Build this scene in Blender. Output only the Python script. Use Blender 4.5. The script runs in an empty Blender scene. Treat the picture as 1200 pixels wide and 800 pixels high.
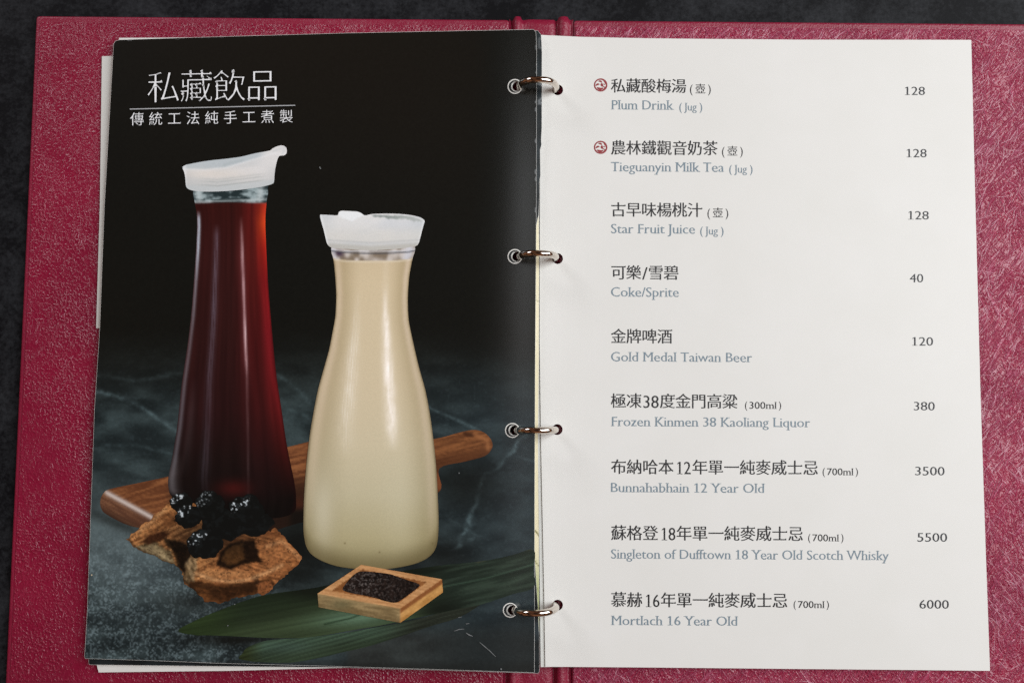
import bpy, math
import numpy as np
from mathutils import Matrix, Vector
from mathutils.geometry import delaunay_2d_cdt

S = bpy.context.scene
COL = S.collection
rng = np.random.default_rng(7)

# ------------------------------------------------------------------ camera
FPX, W, H = 1100.0, 1200.0, 800.0            # focal length in pixels of a 1200x800 frame
TILT, ROLL = math.atan(80.0 / FPX), math.radians(0.47)
CAMZ = 0.4500
R0 = np.array([[1, 0, 0], [0, math.cos(TILT), -math.sin(TILT)], [0, math.sin(TILT), math.cos(TILT)]])
RZ = np.array([[math.cos(ROLL), -math.sin(ROLL), 0], [math.sin(ROLL), math.cos(ROLL), 0], [0, 0, 1]])
ROT = R0 @ RZ
cd = bpy.data.cameras.new('camera')
cd.sensor_width = 36.0
cd.lens = FPX / W * 36.0
cd.clip_start, cd.clip_end = 0.01, 50.0
cam = bpy.data.objects.new('camera', cd)
COL.objects.link(cam)
M = Matrix([list(map(float, r)) for r in ROT]).to_4x4()
M.translation = Vector((0, 0, CAMZ))
cam.matrix_world = M
S.camera = cam

# ------------------------------------------------------------------ world (a dim warm room)
wd = bpy.data.worlds.new('World')
S.world = wd
wd.use_nodes = True
wn = wd.node_tree
bg = wn.nodes['Background']
tc = wn.nodes.new('ShaderNodeTexCoord')
nz = wn.nodes.new('ShaderNodeTexNoise')
nz.inputs['Scale'].default_value = 2.6
nz.inputs['Detail'].default_value = 3.0
rp = wn.nodes.new('ShaderNodeValToRGB')
rp.color_ramp.elements[0].position = 0.46
rp.color_ramp.elements[0].color = (0.02, 0.012, 0.010, 1)
rp.color_ramp.elements[1].position = 0.60
rp.color_ramp.elements[1].color = (0.42, 0.18, 0.09, 1)
wn.links.new(tc.outputs['Generated'], nz.inputs['Vector'])
wn.links.new(nz.outputs['Fac'], rp.inputs['Fac'])
wn.links.new(rp.outputs['Color'], bg.inputs['Color'])
bg.inputs['Strength'].default_value = 0.55


def area(name, loc, target, sx, sy, power, color):
    ld = bpy.data.lights.new(name, 'AREA')
    ld.shape = 'RECTANGLE'
    ld.size, ld.size_y = sx, sy
    ld.energy, ld.color = power, color
    o = bpy.data.objects.new(name, ld)
    COL.objects.link(o)
    o.location = loc
    d = Vector(target) - Vector(loc)
    o.rotation_euler = d.to_track_quat('-Z', 'Y').to_euler()
    return o


# daylight from a window up and to the right, plus a weak fill lamp added at upper left for cover sparkle
area('window_light', (1.22, 0.32, 1.38), (0.02, 0, 0), 1.1, 1.8, 42, (0.93, 0.97, 1.0))
area('side_fill', (-1.45, 1.55, 1.10), (0, 0, 0), 0.8, 0.6, 11, (0.95, 0.95, 1.0))
S.cycles.use_denoising = False

S.view_settings.view_transform = 'Standard'
S.view_settings.look = 'None'
S.view_settings.exposure = 0.0
S.view_settings.gamma = 1.0
S.view_settings.use_curve_mapping = False
S.render.filter_size = 1.7


# ------------------------------------------------------------------ geometry of the place
def rays(px, py):
    px, py = np.asarray(px, float), np.asarray(py, float)
    c = np.stack([(px - W / 2) / FPX, -(py - H / 2) / FPX, -np.ones_like(px)], -1)
    return c @ ROT.T


def unproject(px, py, surf, off=0.0):
    d = rays(px, py)
    z = np.full(d.shape[:-1], 0.008)
    for _ in range(14):
        t = (z - CAMZ) / d[..., 2]
        x, y = d[..., 0] * t, d[..., 1] * t
        z = surf(x, y) + off
    return np.stack([x, y, z], -1)


def flat(z):
    return lambda x, y: np.full_like(np.asarray(x, float), z)


def sstep(a, b, x):
    t = np.clip((x - a) / (b - a), 0, 1)
    return t * t * (3 - 2 * t)


ZC = 0.0032                                   # top of the cover boards
XR = float(unproject(636, 400, flat(0.010))[0])
XL = float(unproject(115, 400, flat(0.007))[0])
XE = float(unproject(628, 400, flat(0.014))[0])


def surf_r(x, y):                             # right-hand pages: flat, curling up to the rings
    x = np.asarray(x, float)
    return 0.0062 + 0.0034 * np.exp(-np.clip(x - XR, -0.01, None) / 0.030) + 0.0003 * np.sin(9 * np.asarray(y) + 14 * x)


def surf_l(x, y):                             # left-hand pages: climb from the cover to the rings, dip at the edge
    x = np.asarray(x, float)
    u = (x - XL) / (XE - XL)
    z = 0.0072 + 0.0085 * np.clip(u, -0.1, 1.1)
    z = z - 0.0033 * sstep(0.84, 1.05, u) ** 1.5
    return z + 0.0003 * np.sin(11 * np.asarray(y) - 9 * x)


def link(name, me, mat=None, parent=None):
    o = bpy.data.objects.new(name, me)
    COL.objects.link(o)
    if mat:
        me.materials.append(mat)
    if parent is not None:
        o.parent = parent
    return o


def tag(o, label, cat, group=None):
    o['label'], o['category'] = label, cat
    if group:
        o['group'] = group
    return o


def thing(name, label, cat, loc, group=None):
    o = bpy.data.objects.new(name, None)
    o.empty_display_size = 0.02
    COL.objects.link(o)
    o.location = loc
    return tag(o, label, cat, group)


def mesh_from(name, verts, faces, smooth=False):
    me = bpy.data.meshes.new(name)
    me.from_pydata([tuple(map(float, v)) for v in verts], [], faces)
    me.update()
    if smooth:
        me.polygons.foreach_set('use_smooth', [True] * len(me.polygons))
    return me


def child(name, verts, faces, mat, parent, smooth=False):
    """mesh in world coordinates, parented without moving (parents are unrotated)"""
    off = np.zeros(3)
    p = parent
    while p is not None:
        off += np.array(p.location)
        p = p.parent
    return link(name, mesh_from(name, np.asarray(verts) - off, faces, smooth), mat, parent)


# ------------------------------------------------------------------ 2-D helpers
def catmull(pts, n=5):
    p = np.asarray(pts, float)
    out = []
    k = len(p)
    for i in range(k):
        a, b, c, d = p[i - 1], p[i], p[(i + 1) % k], p[(i + 2) % k]
        for j in range(n):
            t = j / n
            out.append(0.5 * (2 * b + (c - a) * t + (2 * a - 5 * b + 4 * c - d) * t * t + (3 * b - a - 3 * c + d) * t ** 3))
    return np.array(out)


def densify(pts, step=6.0):
    p = np.asarray(pts, float)
    out = []
    for i in range(len(p)):
        a, b = p[i], p[(i + 1) % len(p)]
        n = max(1, int(np.hypot(*(b - a)) / step))
        for j in range(n):
            out.append(a + (b - a) * j / n)
    return np.array(out)


def circle(cx, cy, r, n=32):
    a = np.linspace(0, 2 * np.pi, n, endpoint=False)
    return np.stack([cx + r * np.cos(a), cy + r * np.sin(a)], -1)


def inside(loops, q):
    res = np.zeros(len(q), bool)
    for lp in loops:
        x0, y0 = lp[:, 0], lp[:, 1]
        x1, y1 = np.roll(x0, -1), np.roll(y0, -1)
        for k in range(0, len(q), 20000):
            X, Y = q[k:k + 20000, 0:1], q[k:k + 20000, 1:2]
            c = ((y0 > Y) != (y1 > Y)) & (X < (x1 - x0) * (Y - y0) / (y1 - y0 + 1e-12) + x0)
            res[k:k + 20000] ^= (c.sum(1) % 2 == 1)
    return res


def fill(outer, holes=(), sp=4.0):
    """triangulate an outline with holes and an inner grid -> points, triangles"""
    loops = [np.asarray(outer, float)] + [np.asarray(h, float) for h in holes]
    lo, hi = loops[0].min(0), loops[0].max(0)
    gx, gy = np.meshgrid(np.arange(lo[0] + sp / 2, hi[0], sp), np.arange(lo[1] + sp / 2, hi[1], sp))
    g = np.stack([gx.ravel(), gy.ravel()], -1) + rng.uniform(-0.08, 0.08, (gx.size, 2)) * sp
    g = g[inside(loops, g)]
    allb = np.concatenate([densify(l, sp * 0.5) for l in loops])
    keep = np.ones(len(g), bool)
    for k in range(0, len(g), 4000):
        d = ((g[k:k + 4000, None, :] - allb[None]) ** 2).sum(-1).min(1)
        keep[k:k + 4000] = d > (0.35 * sp) ** 2
    g = g[keep]
    pts = np.concatenate(loops + [g])
    edges, b = [], 0
    for l in loops:
        n = len(l)
        edges += [(b + i, b + (i + 1) % n) for i in range(n)]
        b += n
    v, _, f = delaunay_2d_cdt([Vector((float(a), float(c))) for a, c in pts], edges, [], 0, 1e-7)[:3]
    v = np.array([tuple(q) for q in v])
    f = np.array([t for t in f if len(t) == 3], int)
    cen = v[f].mean(1)
    f = f[inside(loops, cen)]
    return v, f


def upward(P, f):
    n = np.cross(P[f[:, 1]] - P[f[:, 0]], P[f[:, 2]] - P[f[:, 0]])
    f = f.copy()
    m = n[:, 2] < 0
    f[m] = f[m][:, ::-1]
    return f


def boundary(f):
    seen = {}
    for t in f:
        for a, b in ((t[0], t[1]), (t[1], t[2]), (t[2], t[0])):
            seen[(int(a), int(b))] = True
    return [e for e in seen if (e[1], e[0]) not in seen]


# ------------------------------------------------------------------ noise for the printed picture
def _hash(ix, iy, s):
    n = (ix.astype(np.int64) * 374761393 + iy.astype(np.int64) * 668265263 + s * 974634777) & 0x7fffffff
    n = ((n ^ (n >> 13)) * 1274126177) & 0x7fffffff
    return ((n ^ (n >> 16)) & 0xffff) / 65535.0


def vnoise(x, y, s=0):
    xf, yf = np.floor(x), np.floor(y)
    u, v = x - xf, y - yf
    u, v = u * u * (3 - 2 * u), v * v * (3 - 2 * v)
    a, b = _hash(xf, yf, s), _hash(xf + 1, yf, s)
    c, d = _hash(xf, yf + 1, s), _hash(xf + 1, yf + 1, s)
    return (a * (1 - u) + b * u) * (1 - v) + (c * (1 - u) + d * u) * v


def fbm(x, y, s=0, o=4):
    r, a, t = 0, 0.5, 0
    for i in range(o):
        r = r + a * vnoise(x, y, s + i)
        t += a
        x, y, a = x * 2.03 + 7.1, y * 2.03 + 3.7, a * 0.5
    return r / t


def C(*c):
    return np.array(c, float)


def mix(a, b, t):
    a, b = np.asarray(a, float), np.asarray(b, float)
    return a + (b - a) * np.asarray(t)[..., None]


def ramp(x, xs, cols):
    cols = np.array(cols, float)
    return np.stack([np.interp(x, xs, cols[:, i]) for i in range(3)], -1)


def polydist(px, py, pts):
    best = np.full(px.shape, 1e9)
    par = np.zeros(px.shape)
    n = len(pts) - 1
    for i in range(n):
        (ax, ay), (bx, by) = pts[i], pts[i + 1]
        dx, dy = bx - ax, by - ay
        t = np.clip(((px - ax) * dx + (py - ay) * dy) / (dx * dx + dy * dy), 0, 1)
        d = np.hypot(px - ax - t * dx, py - ay - t * dy)
        m = d < best
        best = np.where(m, d, best)
        par = np.where(m, (i + t) / n, par)
    return best, par


def s2l(c):
    c = np.clip(np.asarray(c, float) / 255.0, 0, 1)
    return np.where(c <= 0.04045, c / 12.92, ((c + 0.055) / 1.055) ** 2.4)


INK = 1.24                                    # ink reflectance that prints an sRGB value at this page's light


# ------------------------------------------------------------------ materials
def new_mat(name):
    m = bpy.data.materials.new(name)
    m.use_nodes = True
    return m, m.node_tree, m.node_tree.nodes['Principled BSDF']


def simple(name, col, rough=0.5, spec=0.5, metal=0.0):
    m, t, b = new_mat(name)
    b.inputs['Base Color'].default_value = (*col, 1)
    b.inputs['Roughness'].default_value = rough
    b.inputs['Specular IOR Level'].default_value = spec
    b.inputs['Metallic'].default_value = metal
    return m


def node(t, kind, **kw):
    n = t.nodes.new(kind)
    for k, v in kw.items():
        if k in n.inputs:
            n.inputs[k].default_value = v
        else:
            setattr(n, k, v)
    return n


def math_node(t, op, a, b=None, clamp=False):
    n = t.nodes.new('ShaderNodeMath')
    n.operation = op
    n.use_clamp = clamp
    for i, v in enumerate((a, b)):
        if v is None:
            continue
        if isinstance(v, (int, float)):
            n.inputs[i].default_value = v
        else:
            t.links.new(v, n.inputs[i])
    return n.outputs[0]


def map_range(t, v, a, b, c=0.0, d=1.0):
    n = t.nodes.new('ShaderNodeMapRange')
    t.links.new(v, n.inputs['Value'])
    for k, q in (('From Min', a), ('From Max', b), ('To Min', c), ('To Max', d)):
        n.inputs[k].default_value = q
    return n.outputs['Result']


def fibre(t, vec, angle, scale, stretch, lo, hi, dist=0.6):
    """thin raised strands running at an angle"""
    mp = node(t, 'ShaderNodeMapping')
    mp.inputs['Rotation'].default_value = (0, 0, -angle)
    t.links.new(vec, mp.inputs['Vector'])
    m2 = node(t, 'ShaderNodeMapping')
    m2.inputs['Scale'].default_value = (scale / stretch, scale, 1.0)
    t.links.new(mp.outputs['Vector'], m2.inputs['Vector'])
    n = node(t, 'ShaderNodeTexNoise', Scale=1.0, Detail=2.0, Roughness=0.55, Distortion=dist)
    t.links.new(m2.outputs['Vector'], n.inputs['Vector'])
    r = math_node(t, 'ABSOLUTE', math_node(t, 'SUBTRACT', n.outputs['Fac'], 0.5))
    return map_range(t, r, hi, lo)            # 1 on the ridge, 0 away from it


def leatherette(name, fibres, base=(0.26, 0.008, 0.052), grain=1.0, rough=0.36, bump=0.5, thread=(0.50, 0.13, 0.22), tmix=0.5):
    m, t, b = new_mat(name)
    g = node(t, 'ShaderNodeNewGeometry')
    vec = g.outputs['Position']
    big = node(t, 'ShaderNodeTexNoise', Scale=34.0, Detail=3.0)
    t.links.new(vec, big.inputs['Vector'])
    # pebble grain: rounded flecks standing out of a smoother ground
    vo = node(t, 'ShaderNodeTexNoise', Scale=940.0, Detail=0.5, Roughness=0.5)
    t.links.new(vec, vo.inputs['Vector'])
    fleck = map_range(t, vo.outputs['Fac'], 0.48, 0.74)
    fleck = math_node(t, 'MULTIPLY', fleck, map_range(t, big.outputs['Fac'], 0.36, 0.60, 0.35, 1.0))
    h = math_node(t, 'MULTIPLY', fleck, 1.5 * grain)
    ftot = None
    for (ang, sc, st, wgt, fw) in fibres:
        f = fibre(t, vec, math.radians(ang), sc, st, 0.0, fw)
        msk = node(t, 'ShaderNodeTexNoise', Scale=55.0 + ang, Detail=1.0)
        t.links.new(vec, msk.inputs['Vector'])
        f = math_node(t, 'MULTIPLY', f, map_range(t, msk.outputs['Fac'], 0.40, 0.58))
        f = math_node(t, 'MULTIPLY', f, wgt)
        ftot = f if ftot is None else math_node(t, 'MAXIMUM', ftot, f)
    h = math_node(t, 'ADD', h, math_node(t, 'MULTIPLY', ftot, 1.9))
    bp = node(t, 'ShaderNodeBump', Strength=bump, Distance=0.0005)
    t.links.new(h, bp.inputs['Height'])
    t.links.new(bp.outputs['Normal'], b.inputs['Normal'])
    lo = node(t, 'ShaderNodeTexNoise', Scale=14.0, Detail=4.0)
    t.links.new(vec, lo.inputs['Vector'])
    cr = node(t, 'ShaderNodeValToRGB')
    cr.color_ramp.elements[0].position = 0.3
    cr.color_ramp.elements[0].color = (base[0] * 0.82, base[1] * 0.8, base[2] * 0.82, 1)
    cr.color_ramp.elements[1].position = 0.7
    cr.color_ramp.elements[1].color = (base[0] * 1.15, base[1] * 1.2, base[2] * 1.1, 1)
    t.links.new(lo.outputs['Fac'], cr.inputs['Fac'])
    mx = node(t, 'ShaderNodeMix', data_type='RGBA')
    t.links.new(math_node(t, 'MULTIPLY', math_node(t, 'MINIMUM', ftot, 1.0), tmix), mx.inputs['Factor'])
    t.links.new(cr.outputs['Color'], mx.inputs[6])
    mx.inputs[7].default_value = (*thread, 1)  # pale fibre tint stands in for the shine on the strands
    t.links.new(mx.outputs[2], b.inputs['Base Color'])
    b.inputs['Roughness'].default_value = rough
    b.inputs['Specular IOR Level'].default_value = 0.6
    return m


def paper(name, col, rough=0.5, spec=0.35):
    m, t, b = new_mat(name)
    g = node(t, 'ShaderNodeNewGeometry')
    n = node(t, 'ShaderNodeTexNoise', Scale=26.0, Detail=5.0, Roughness=0.65)
    t.links.new(g.outputs['Position'], n.inputs['Vector'])
    cr = node(t, 'ShaderNodeValToRGB')
    cr.color_ramp.elements[0].position = 0.3
    cr.color_ramp.elements[0].color = (col[0] * 0.965, col[1] * 0.965, col[2] * 0.955, 1)
    cr.color_ramp.elements[1].position = 0.7
    cr.color_ramp.elements[1].color = (*col, 1)
    t.links.new(n.outputs['Fac'], cr.inputs['Fac'])
    t.links.new(cr.outputs['Color'], b.inputs['Base Color'])
    n2 = node(t, 'ShaderNodeTexNoise', Scale=1500.0, Detail=2.0)
    t.links.new(g.outputs['Position'], n2.inputs['Vector'])
    bp = node(t, 'ShaderNodeBump', Strength=0.06, Distance=0.0001)
    t.links.new(n2.outputs['Fac'], bp.inputs['Height'])
    t.links.new(bp.outputs['Normal'], b.inputs['Normal'])
    b.inputs['Roughness'].default_value = rough
    b.inputs['Specular IOR Level'].default_value = spec
    return m


def print_mat(name, rough=0.23, spec=0.32):
    m, t, b = new_mat(name)
    a = node(t, 'ShaderNodeVertexColor')
    a.layer_name = 'ink'
    g = node(t, 'ShaderNodeNewGeometry')
    n = node(t, 'ShaderNodeTexNoise', Scale=1400.0, Detail=2.0)
    t.links.new(g.outputs['Position'], n.inputs['Vector'])
    k = map_range(t, n.outputs['Fac'], 0.3, 0.7, 0.965, 1.035)
    mx = t.nodes.new('ShaderNodeVectorMath')
    mx.operation = 'SCALE'
    t.links.new(a.outputs['Color'], mx.inputs[0])
    t.links.new(k, mx.inputs['Scale'])
    t.links.new(mx.outputs['Vector'], b.inputs['Base Color'])
    b.inputs['Roughness'].default_value = rough
    b.inputs['Specular IOR Level'].default_value = spec
    return m


FL = [(80, 520, 3, 0.30, 0.06), (118, 600, 3, 0.28, 0.06), (55, 560, 3, 0.28, 0.06)]
FR = [(48, 150, 13, 1.0, 0.020), (61, 190, 12, 1.0, 0.022), (118, 210, 10, 0.9, 0.024), (36, 260, 11, 0.8, 0.03), (55, 420, 12, 0.6, 0.045), (128, 470, 9, 0.55, 0.045), (84, 500, 8, 0.5, 0.045)]
M_END_L = leatherette('crimson_grained_paper', FL, base=(0.255, 0.007, 0.036), grain=1.35, rough=0.30, bump=0.42, tmix=0.15)
M_END_R = leatherette('crimson_fibrous_paper', FR, base=(0.31, 0.012, 0.050), grain=0.8, rough=0.31, bump=0.66, tmix=0.6)
M_RIM = leatherette('crimson_binding', FL, base=(0.255, 0.007, 0.036), grain=0.5, rough=0.42, bump=0.3, tmix=0.1)
M_THREAD = simple('glint_tinted_thread', (0.58, 0.26, 0.33), 0.26, 0.8)  # lighter than the paper, a painted highlight on the threads
M_WHITE = paper('cream_card', (0.81, 0.80, 0.762))
M_CREAM = paper('tan_card', (0.62, 0.52, 0.36))
M_PALE = paper('pale_card', (0.74, 0.74, 0.70))
M_PRINT = print_mat('glossy_print')
M_CHROME = simple('chrome', (0.74, 0.68, 0.61), 0.09, 0.5, 1.0)
M_STEEL = simple('dull_steel', (0.5, 0.5, 0.5), 0.35, 0.5, 1.0)
M_INK = simple('black_ink', (0.016, 0.015, 0.016), 0.45, 0.3)
M_INKG = simple('blue_grey_ink', (0.20, 0.265, 0.31), 0.45, 0.3)
M_INKP = simple('dark_grey_ink', (0.022, 0.023, 0.027), 0.45, 0.3)
M_RED = simple('red_ink', (0.30, 0.035, 0.04), 0.45, 0.3)
M_TITLE = simple('white_lettering', (0.95, 0.96, 0.97), 0.4, 0.3)
M_HOLE = paper('cut_paper', (0.78, 0.77, 0.72))

# ------------------------------------------------------------------ the table top
mt, t_, b_ = new_mat('black_slate')
g_ = node(t_, 'ShaderNodeNewGeometry')
n1_ = node(t_, 'ShaderNodeTexNoise', Scale=30.0, Detail=7.0, Roughness=0.68, Distortion=0.4)
n2_ = node(t_, 'ShaderNodeTexNoise', Scale=420.0, Detail=4.0, Roughness=0.75)
for q in (n1_, n2_):
    t_.links.new(g_.outputs['Position'], q.inputs['Vector'])
f_ = math_node(t_, 'ADD', math_node(t_, 'MULTIPLY', n1_.outputs['Fac'], 0.6), math_node(t_, 'MULTIPLY', n2_.outputs['Fac'], 0.4))
c_ = node(t_, 'ShaderNodeValToRGB')
c_.color_ramp.elements[0].position = 0.44
c_.color_ramp.elements[0].color = (0.004, 0.004, 0.005, 1)
c_.color_ramp.elements[1].position = 0.68
c_.color_ramp.elements[1].color = (0.034, 0.036, 0.040, 1)
t_.links.new(f_, c_.inputs['Fac'])
t_.links.new(c_.outputs['Color'], b_.inputs['Base Color'])
b_.inputs['Roughness'].default_value = 0.55
b_.inputs['Specular IOR Level'].default_value = 0.12
bb_ = node(t_, 'ShaderNodeBump', Strength=0.3, Distance=0.0006)
t_.links.new(f_, bb_.inputs['Height'])
t_.links.new(bb_.outputs['Normal'], b_.inputs['Normal'])
tb = link('tabletop', mesh_from('tabletop', [(-0.9, -0.6, 0), (0.9, -0.6, 0), (0.9, 0.6, 0), (-0.9, 0.6, 0)], [(0, 1, 2, 3)]), mt)
tb['kind'] = 'structure'

# ------------------------------------------------------------------ the binder
up = lambda x, y, z: unproject(x, y, flat(z))
TL, BLp = up(43.5, 18.5, ZC), up(4.5, 790, ZC)
YT = float(TL[1])
YB = float(up(600, 810, ZC)[1])
XLc = float((TL[0] + BLp[0]) / 2)
XS0, XS1 = float(up(597, 20, ZC)[0]), float(up(672, 20, ZC)[0])
XRc = XS1 + (XS0 - XLc)
binder = thing('menu_binder', 'open crimson ring binder of a menu, lying on the black tabletop', 'binder', ((XS0 + XS1) / 2, 0, 0))


def rounded_board(x0, x1, y0, y1, z0, z1, r=0.0012, seg=4):
    """a board with rounded long edges, as stacked inset rectangles"""
    prof = []
    for k in range(seg + 1):
        a = math.pi / 2 * k / seg
        prof.append((r * (1 - math.sin(a)), z0 + r * (1 - math.cos(a))))
    for k in range(seg + 1):
        a = math.pi / 2 * k / seg
        prof.append((r * (1 - math.cos(a)), z1 - r * (1 - math.sin(a))))
    v, f = [], []
    cr = 0.0015
    ring = []
    for (cx, cy, a0) in ((x1, y1, 0), (x0, y1, 90), (x0, y0, 180), (x1, y0, 270)):
        sx, sy = (-1 if cx == x1 else 1), (-1 if cy == y1 else 1)
        for k in range(4):
            a = math.radians(a0 + 30 * k)
            ring.append((cx + sx * cr, cy + sy * cr, math.cos(a), math.sin(a)))
    n = len(ring)
    for ins, z in prof:
        for (cx, cy, ca, sa) in ring:
            v.append((cx + (cr - ins) * ca, cy + (cr - ins) * sa, z))
    for i in range(len(prof) - 1):
        for j in range(n):
            f.append((i * n + j, i * n + (j + 1) % n, (i + 1) * n + (j + 1) % n, (i + 1) * n + j))
    f.append(tuple(range(n))[::-1])
    f.append(tuple((len(prof) - 1) * n + j for j in range(n)))
    return v, f


for k, (a, b, mend) in enumerate(((XLc, XS0, M_END_L), (XS1, XRc, M_END_R))):
    v, f = rounded_board(a, b, YB, YT, 0.0002, ZC)
    cv = child('cover', v, f, M_RIM, binder)
    cv['label'] = ('left cover board, finely grained' if k == 0 else 'right cover board, streaked with fibres tinted pale for their shine')
    if k == 0:
        v, f = rounded_board(a + 0.0024, b - 0.001, YB + 0.003, YT - 0.0032, ZC + 0.00002, ZC + 0.00035, 0.00015, 2)
    else:
        v, f = rounded_board(a + 0.001, b - 0.0024, YB + 0.003, YT - 0.0032, ZC + 0.00002, ZC + 0.00035, 0.00015, 2)
    child('endpaper', v, f, mend, cv)
    # threads bedded in the paper as low ridges; pale colour paints in their glints
    fv, ff = [], []
    x_lo, x_hi, y_lo, y_hi = (a + 0.004, b - 0.003, YB + 0.005, YT - 0.0045)
    for _ in range(5200 if k else 1500):
        px_, py_ = rng.uniform(x_lo, x_hi), rng.uniform(y_lo, y_hi)
        if (0.001 < px_ < 0.205 if k else -0.19 < px_ < 0.0) and -0.125 < py_ < 0.163:
            continue
        dens = float(vnoise(np.array(px_ * 45.0), np.array(py_ * 45.0), 77 + k))
        if rng.uniform() > 0.25 + dens:
            continue
        if k:
            ang = math.radians(rng.normal(52 if py_ > -0.03 else 118, 17) if rng.uniform() < 0.8 else rng.uniform(0, 180))
            ln, curv, wd = rng.uniform(0.003, 0.011) * (1.5 if rng.uniform() < 0.12 else 0.8), rng.normal(28, 40), rng.uniform(0.00005, 0.00011)
        else:
            ang = math.radians(rng.normal(80, 30))
            ln, curv, wd = rng.uniform(0.001, 0.0035), rng.normal(0, 120), rng.uniform(0.00005, 0.00010)
        ns = 9 if k else 5
        qx, qy = px_, py_
        b0 = len(fv)
        for i in range(ns):
            s_ = i / (ns - 1)
            w_ = wd * math.sin(math.pi * (0.08 + 0.84 * s_)) ** 0.6
            nx_, ny_ = -math.sin(ang), math.cos(ang)
            zt_ = ZC + 0.00036
            fv += [(qx - nx_ * w_, qy - ny_ * w_, zt_), (qx, qy, zt_ + w_ * 0.7), (qx + nx_ * w_, qy + ny_ * w_, zt_)]
            if i:
                q0 = b0 + 3 * (i - 1)
                ff += [(q0, q0 + 3, q0 + 4, q0 + 1), (q0 + 1, q0 + 4, q0 + 5, q0 + 2)]
            qx += math.cos(ang) * ln / ns
            qy += math.sin(ang) * ln / ns
            ang += curv * ln / ns
    fv = np.array(fv)
    ok = (fv[:, 0] > x_lo - 0.0015) & (fv[:, 0] < x_hi + 0.0015) & (fv[:, 1] > y_lo - 0.001) & (fv[:, 1] < y_hi + 0.001)
    ff = [q for q in ff if ok[list(q)].all()]
    th_ = child('paper_threads', fv, ff, M_THREAD, cv, True)
    th_['kind'] = 'stuff'

# spine: crease, half-round hinge, flat panel, hinge, crease
prof = []
wS = XS1 - XS0
pp = [(0.0, 0.9), (0.025, 0.25), (0.05, 0.2), (0.07, 0.9), (0.10, 1.24), (0.14, 1.3), (0.18, 1.1), (0.205, 0.62), (0.235, 0.5), (0.30, 0.66), (0.45, 0.72),
      (0.62, 0.70), (0.70, 0.62), (0.725, 0.25), (0.75, 0.2), (0.775, 0.95), (0.81, 1.27), (0.86, 1.33), (0.91, 1.18), (0.94, 0.8), (0.97, 0.6), (1.0, 0.9)]
ny = 120
v, f = [], []
for j in range(ny + 1):
    y = YB + (YT + 0.0004 - YB) * j / ny
    for i, (u, h) in enumerate(pp):
        wob = 0.0005 * (vnoise(np.array(u * 9.0), np.array(y * 60.0), 5) - 0.5) + 0.0004 * (vnoise(np.array(u * 20.0), np.array(y * 400.0), 9) - 0.5)
        e = 0 if i in (0, len(pp) - 1) else 1
        yy = y
        if j == ny and 0.07 < u < 0.2 or j == ny and 0.77 < u < 0.93:
            yy = y + 0.0009
        v.append((XS0 + u * wS + e * float(wob), yy, ZC * h + e * float(wob)))
n = len(pp)
f = [(j * n + i, j * n + i + 1, (j + 1) * n + i + 1, (j + 1) * n + i) for j in range(ny) for i in range(n - 1)]
base_i = len(v)
for j in range(ny + 1):
    for i in (0, n - 1):
        v.append((v[j * n + i][0], v[j * n + i][1], 0.0002))
for i in range(n):                            # end skirts
    v.append((v[ny * n + i][0], v[ny * n + i][1], 0.0002))
    v.append((v[i][0], v[i][1], 0.0002))
sk = base_i + 2 * (ny + 1)
for i in range(n - 1):
    f.append((ny * n + i, ny * n + i + 1, sk + 2 * (i + 1), sk + 2 * i))
    f.append((i + 1, i, sk + 2 * i + 1, sk + 2 * (i + 1) + 1))
child('spine', v, f, M_RIM, binder, True)

# ring rail under the pages and the four rings
RAILX = float(up(628, 400, 0.006)[0])
rv, rf = rounded_board(RAILX - 0.0075, RAILX + 0.0075, YB + 0.02, YT - 0.02, ZC * 0.8, 0.0058, 0.0010, 3)
child('ring_rail', rv, rf, M_STEEL, binder)


def tube(path, r, n=14):
    path = np.asarray(path, float)
    v, f = [], []
    for i, p in enumerate(path):
        a, b = path[max(i - 1, 0)], path[min(i + 1, len(path) - 1)]
        tdir = (b - a) / np.linalg.norm(b - a)
        s = np.array([0, 1.0, 0])
        q = np.cross(tdir, s)
        q /= np.linalg.norm(q)
        for k in range(n):
            w = 2 * math.pi * k / n
            v.append(p + r * (math.cos(w) * s + math.sin(w) * q))
    for i in range(len(path) - 1):
        for k in range(n):
            f.append((i * n + k, i * n + (k + 1) % n, (i + 1) * n + (k + 1) % n, (i + 1) * n + k))
    f.append(tuple(range(n)))
    f.append(tuple((len(path) - 1) * n + k for k in range(n))[::-1])
    return v, f


HOLES_L = [(603.5, 101.5), (603.5, 300.5), (600.5, 504.0), (598.0, 714.5)]
HOLES_R = [(653.6, 105.5), (653.4, 303.0), (653.0, 503.0), (653.4, 708.5)]
for hl, hr in zip(HOLES_L, HOLES_R):
    a = unproject(hl[0] + 4.5, hl[1], surf_l)
    b = unproject(hr[0] - 2.0, hr[1], surf_r)
    zt, zb = 0.0232, 0.0100
    pts = [(a[0] + 0.0012, (a[1] + b[1]) / 2, 0.0052), (a[0] + 0.0002, a[1], 0.0080)]
    cx, rx = (a[0] + b[0]) / 2, (b[0] - a[0]) / 2
    for k in range(33):
        w = math.pi * (1 - k / 32)
        cw, sw = math.cos(w), math.sin(w)
        s = k / 32
        pts.append((cx + rx * math.copysign(abs(cw) ** 0.8, cw), a[1] * (1 - s) + b[1] * s, zb + (zt - zb) * abs(sw) ** 0.85))
    pts += [(b[0] - 0.0002, b[1], 0.0078), (b[0] - 0.0012, (a[1] + b[1]) / 2, 0.0052)]
    v, f = tube(pts, 0.00160)
    child('binder_ring', v, f, M_CHROME, binder, True)


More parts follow.
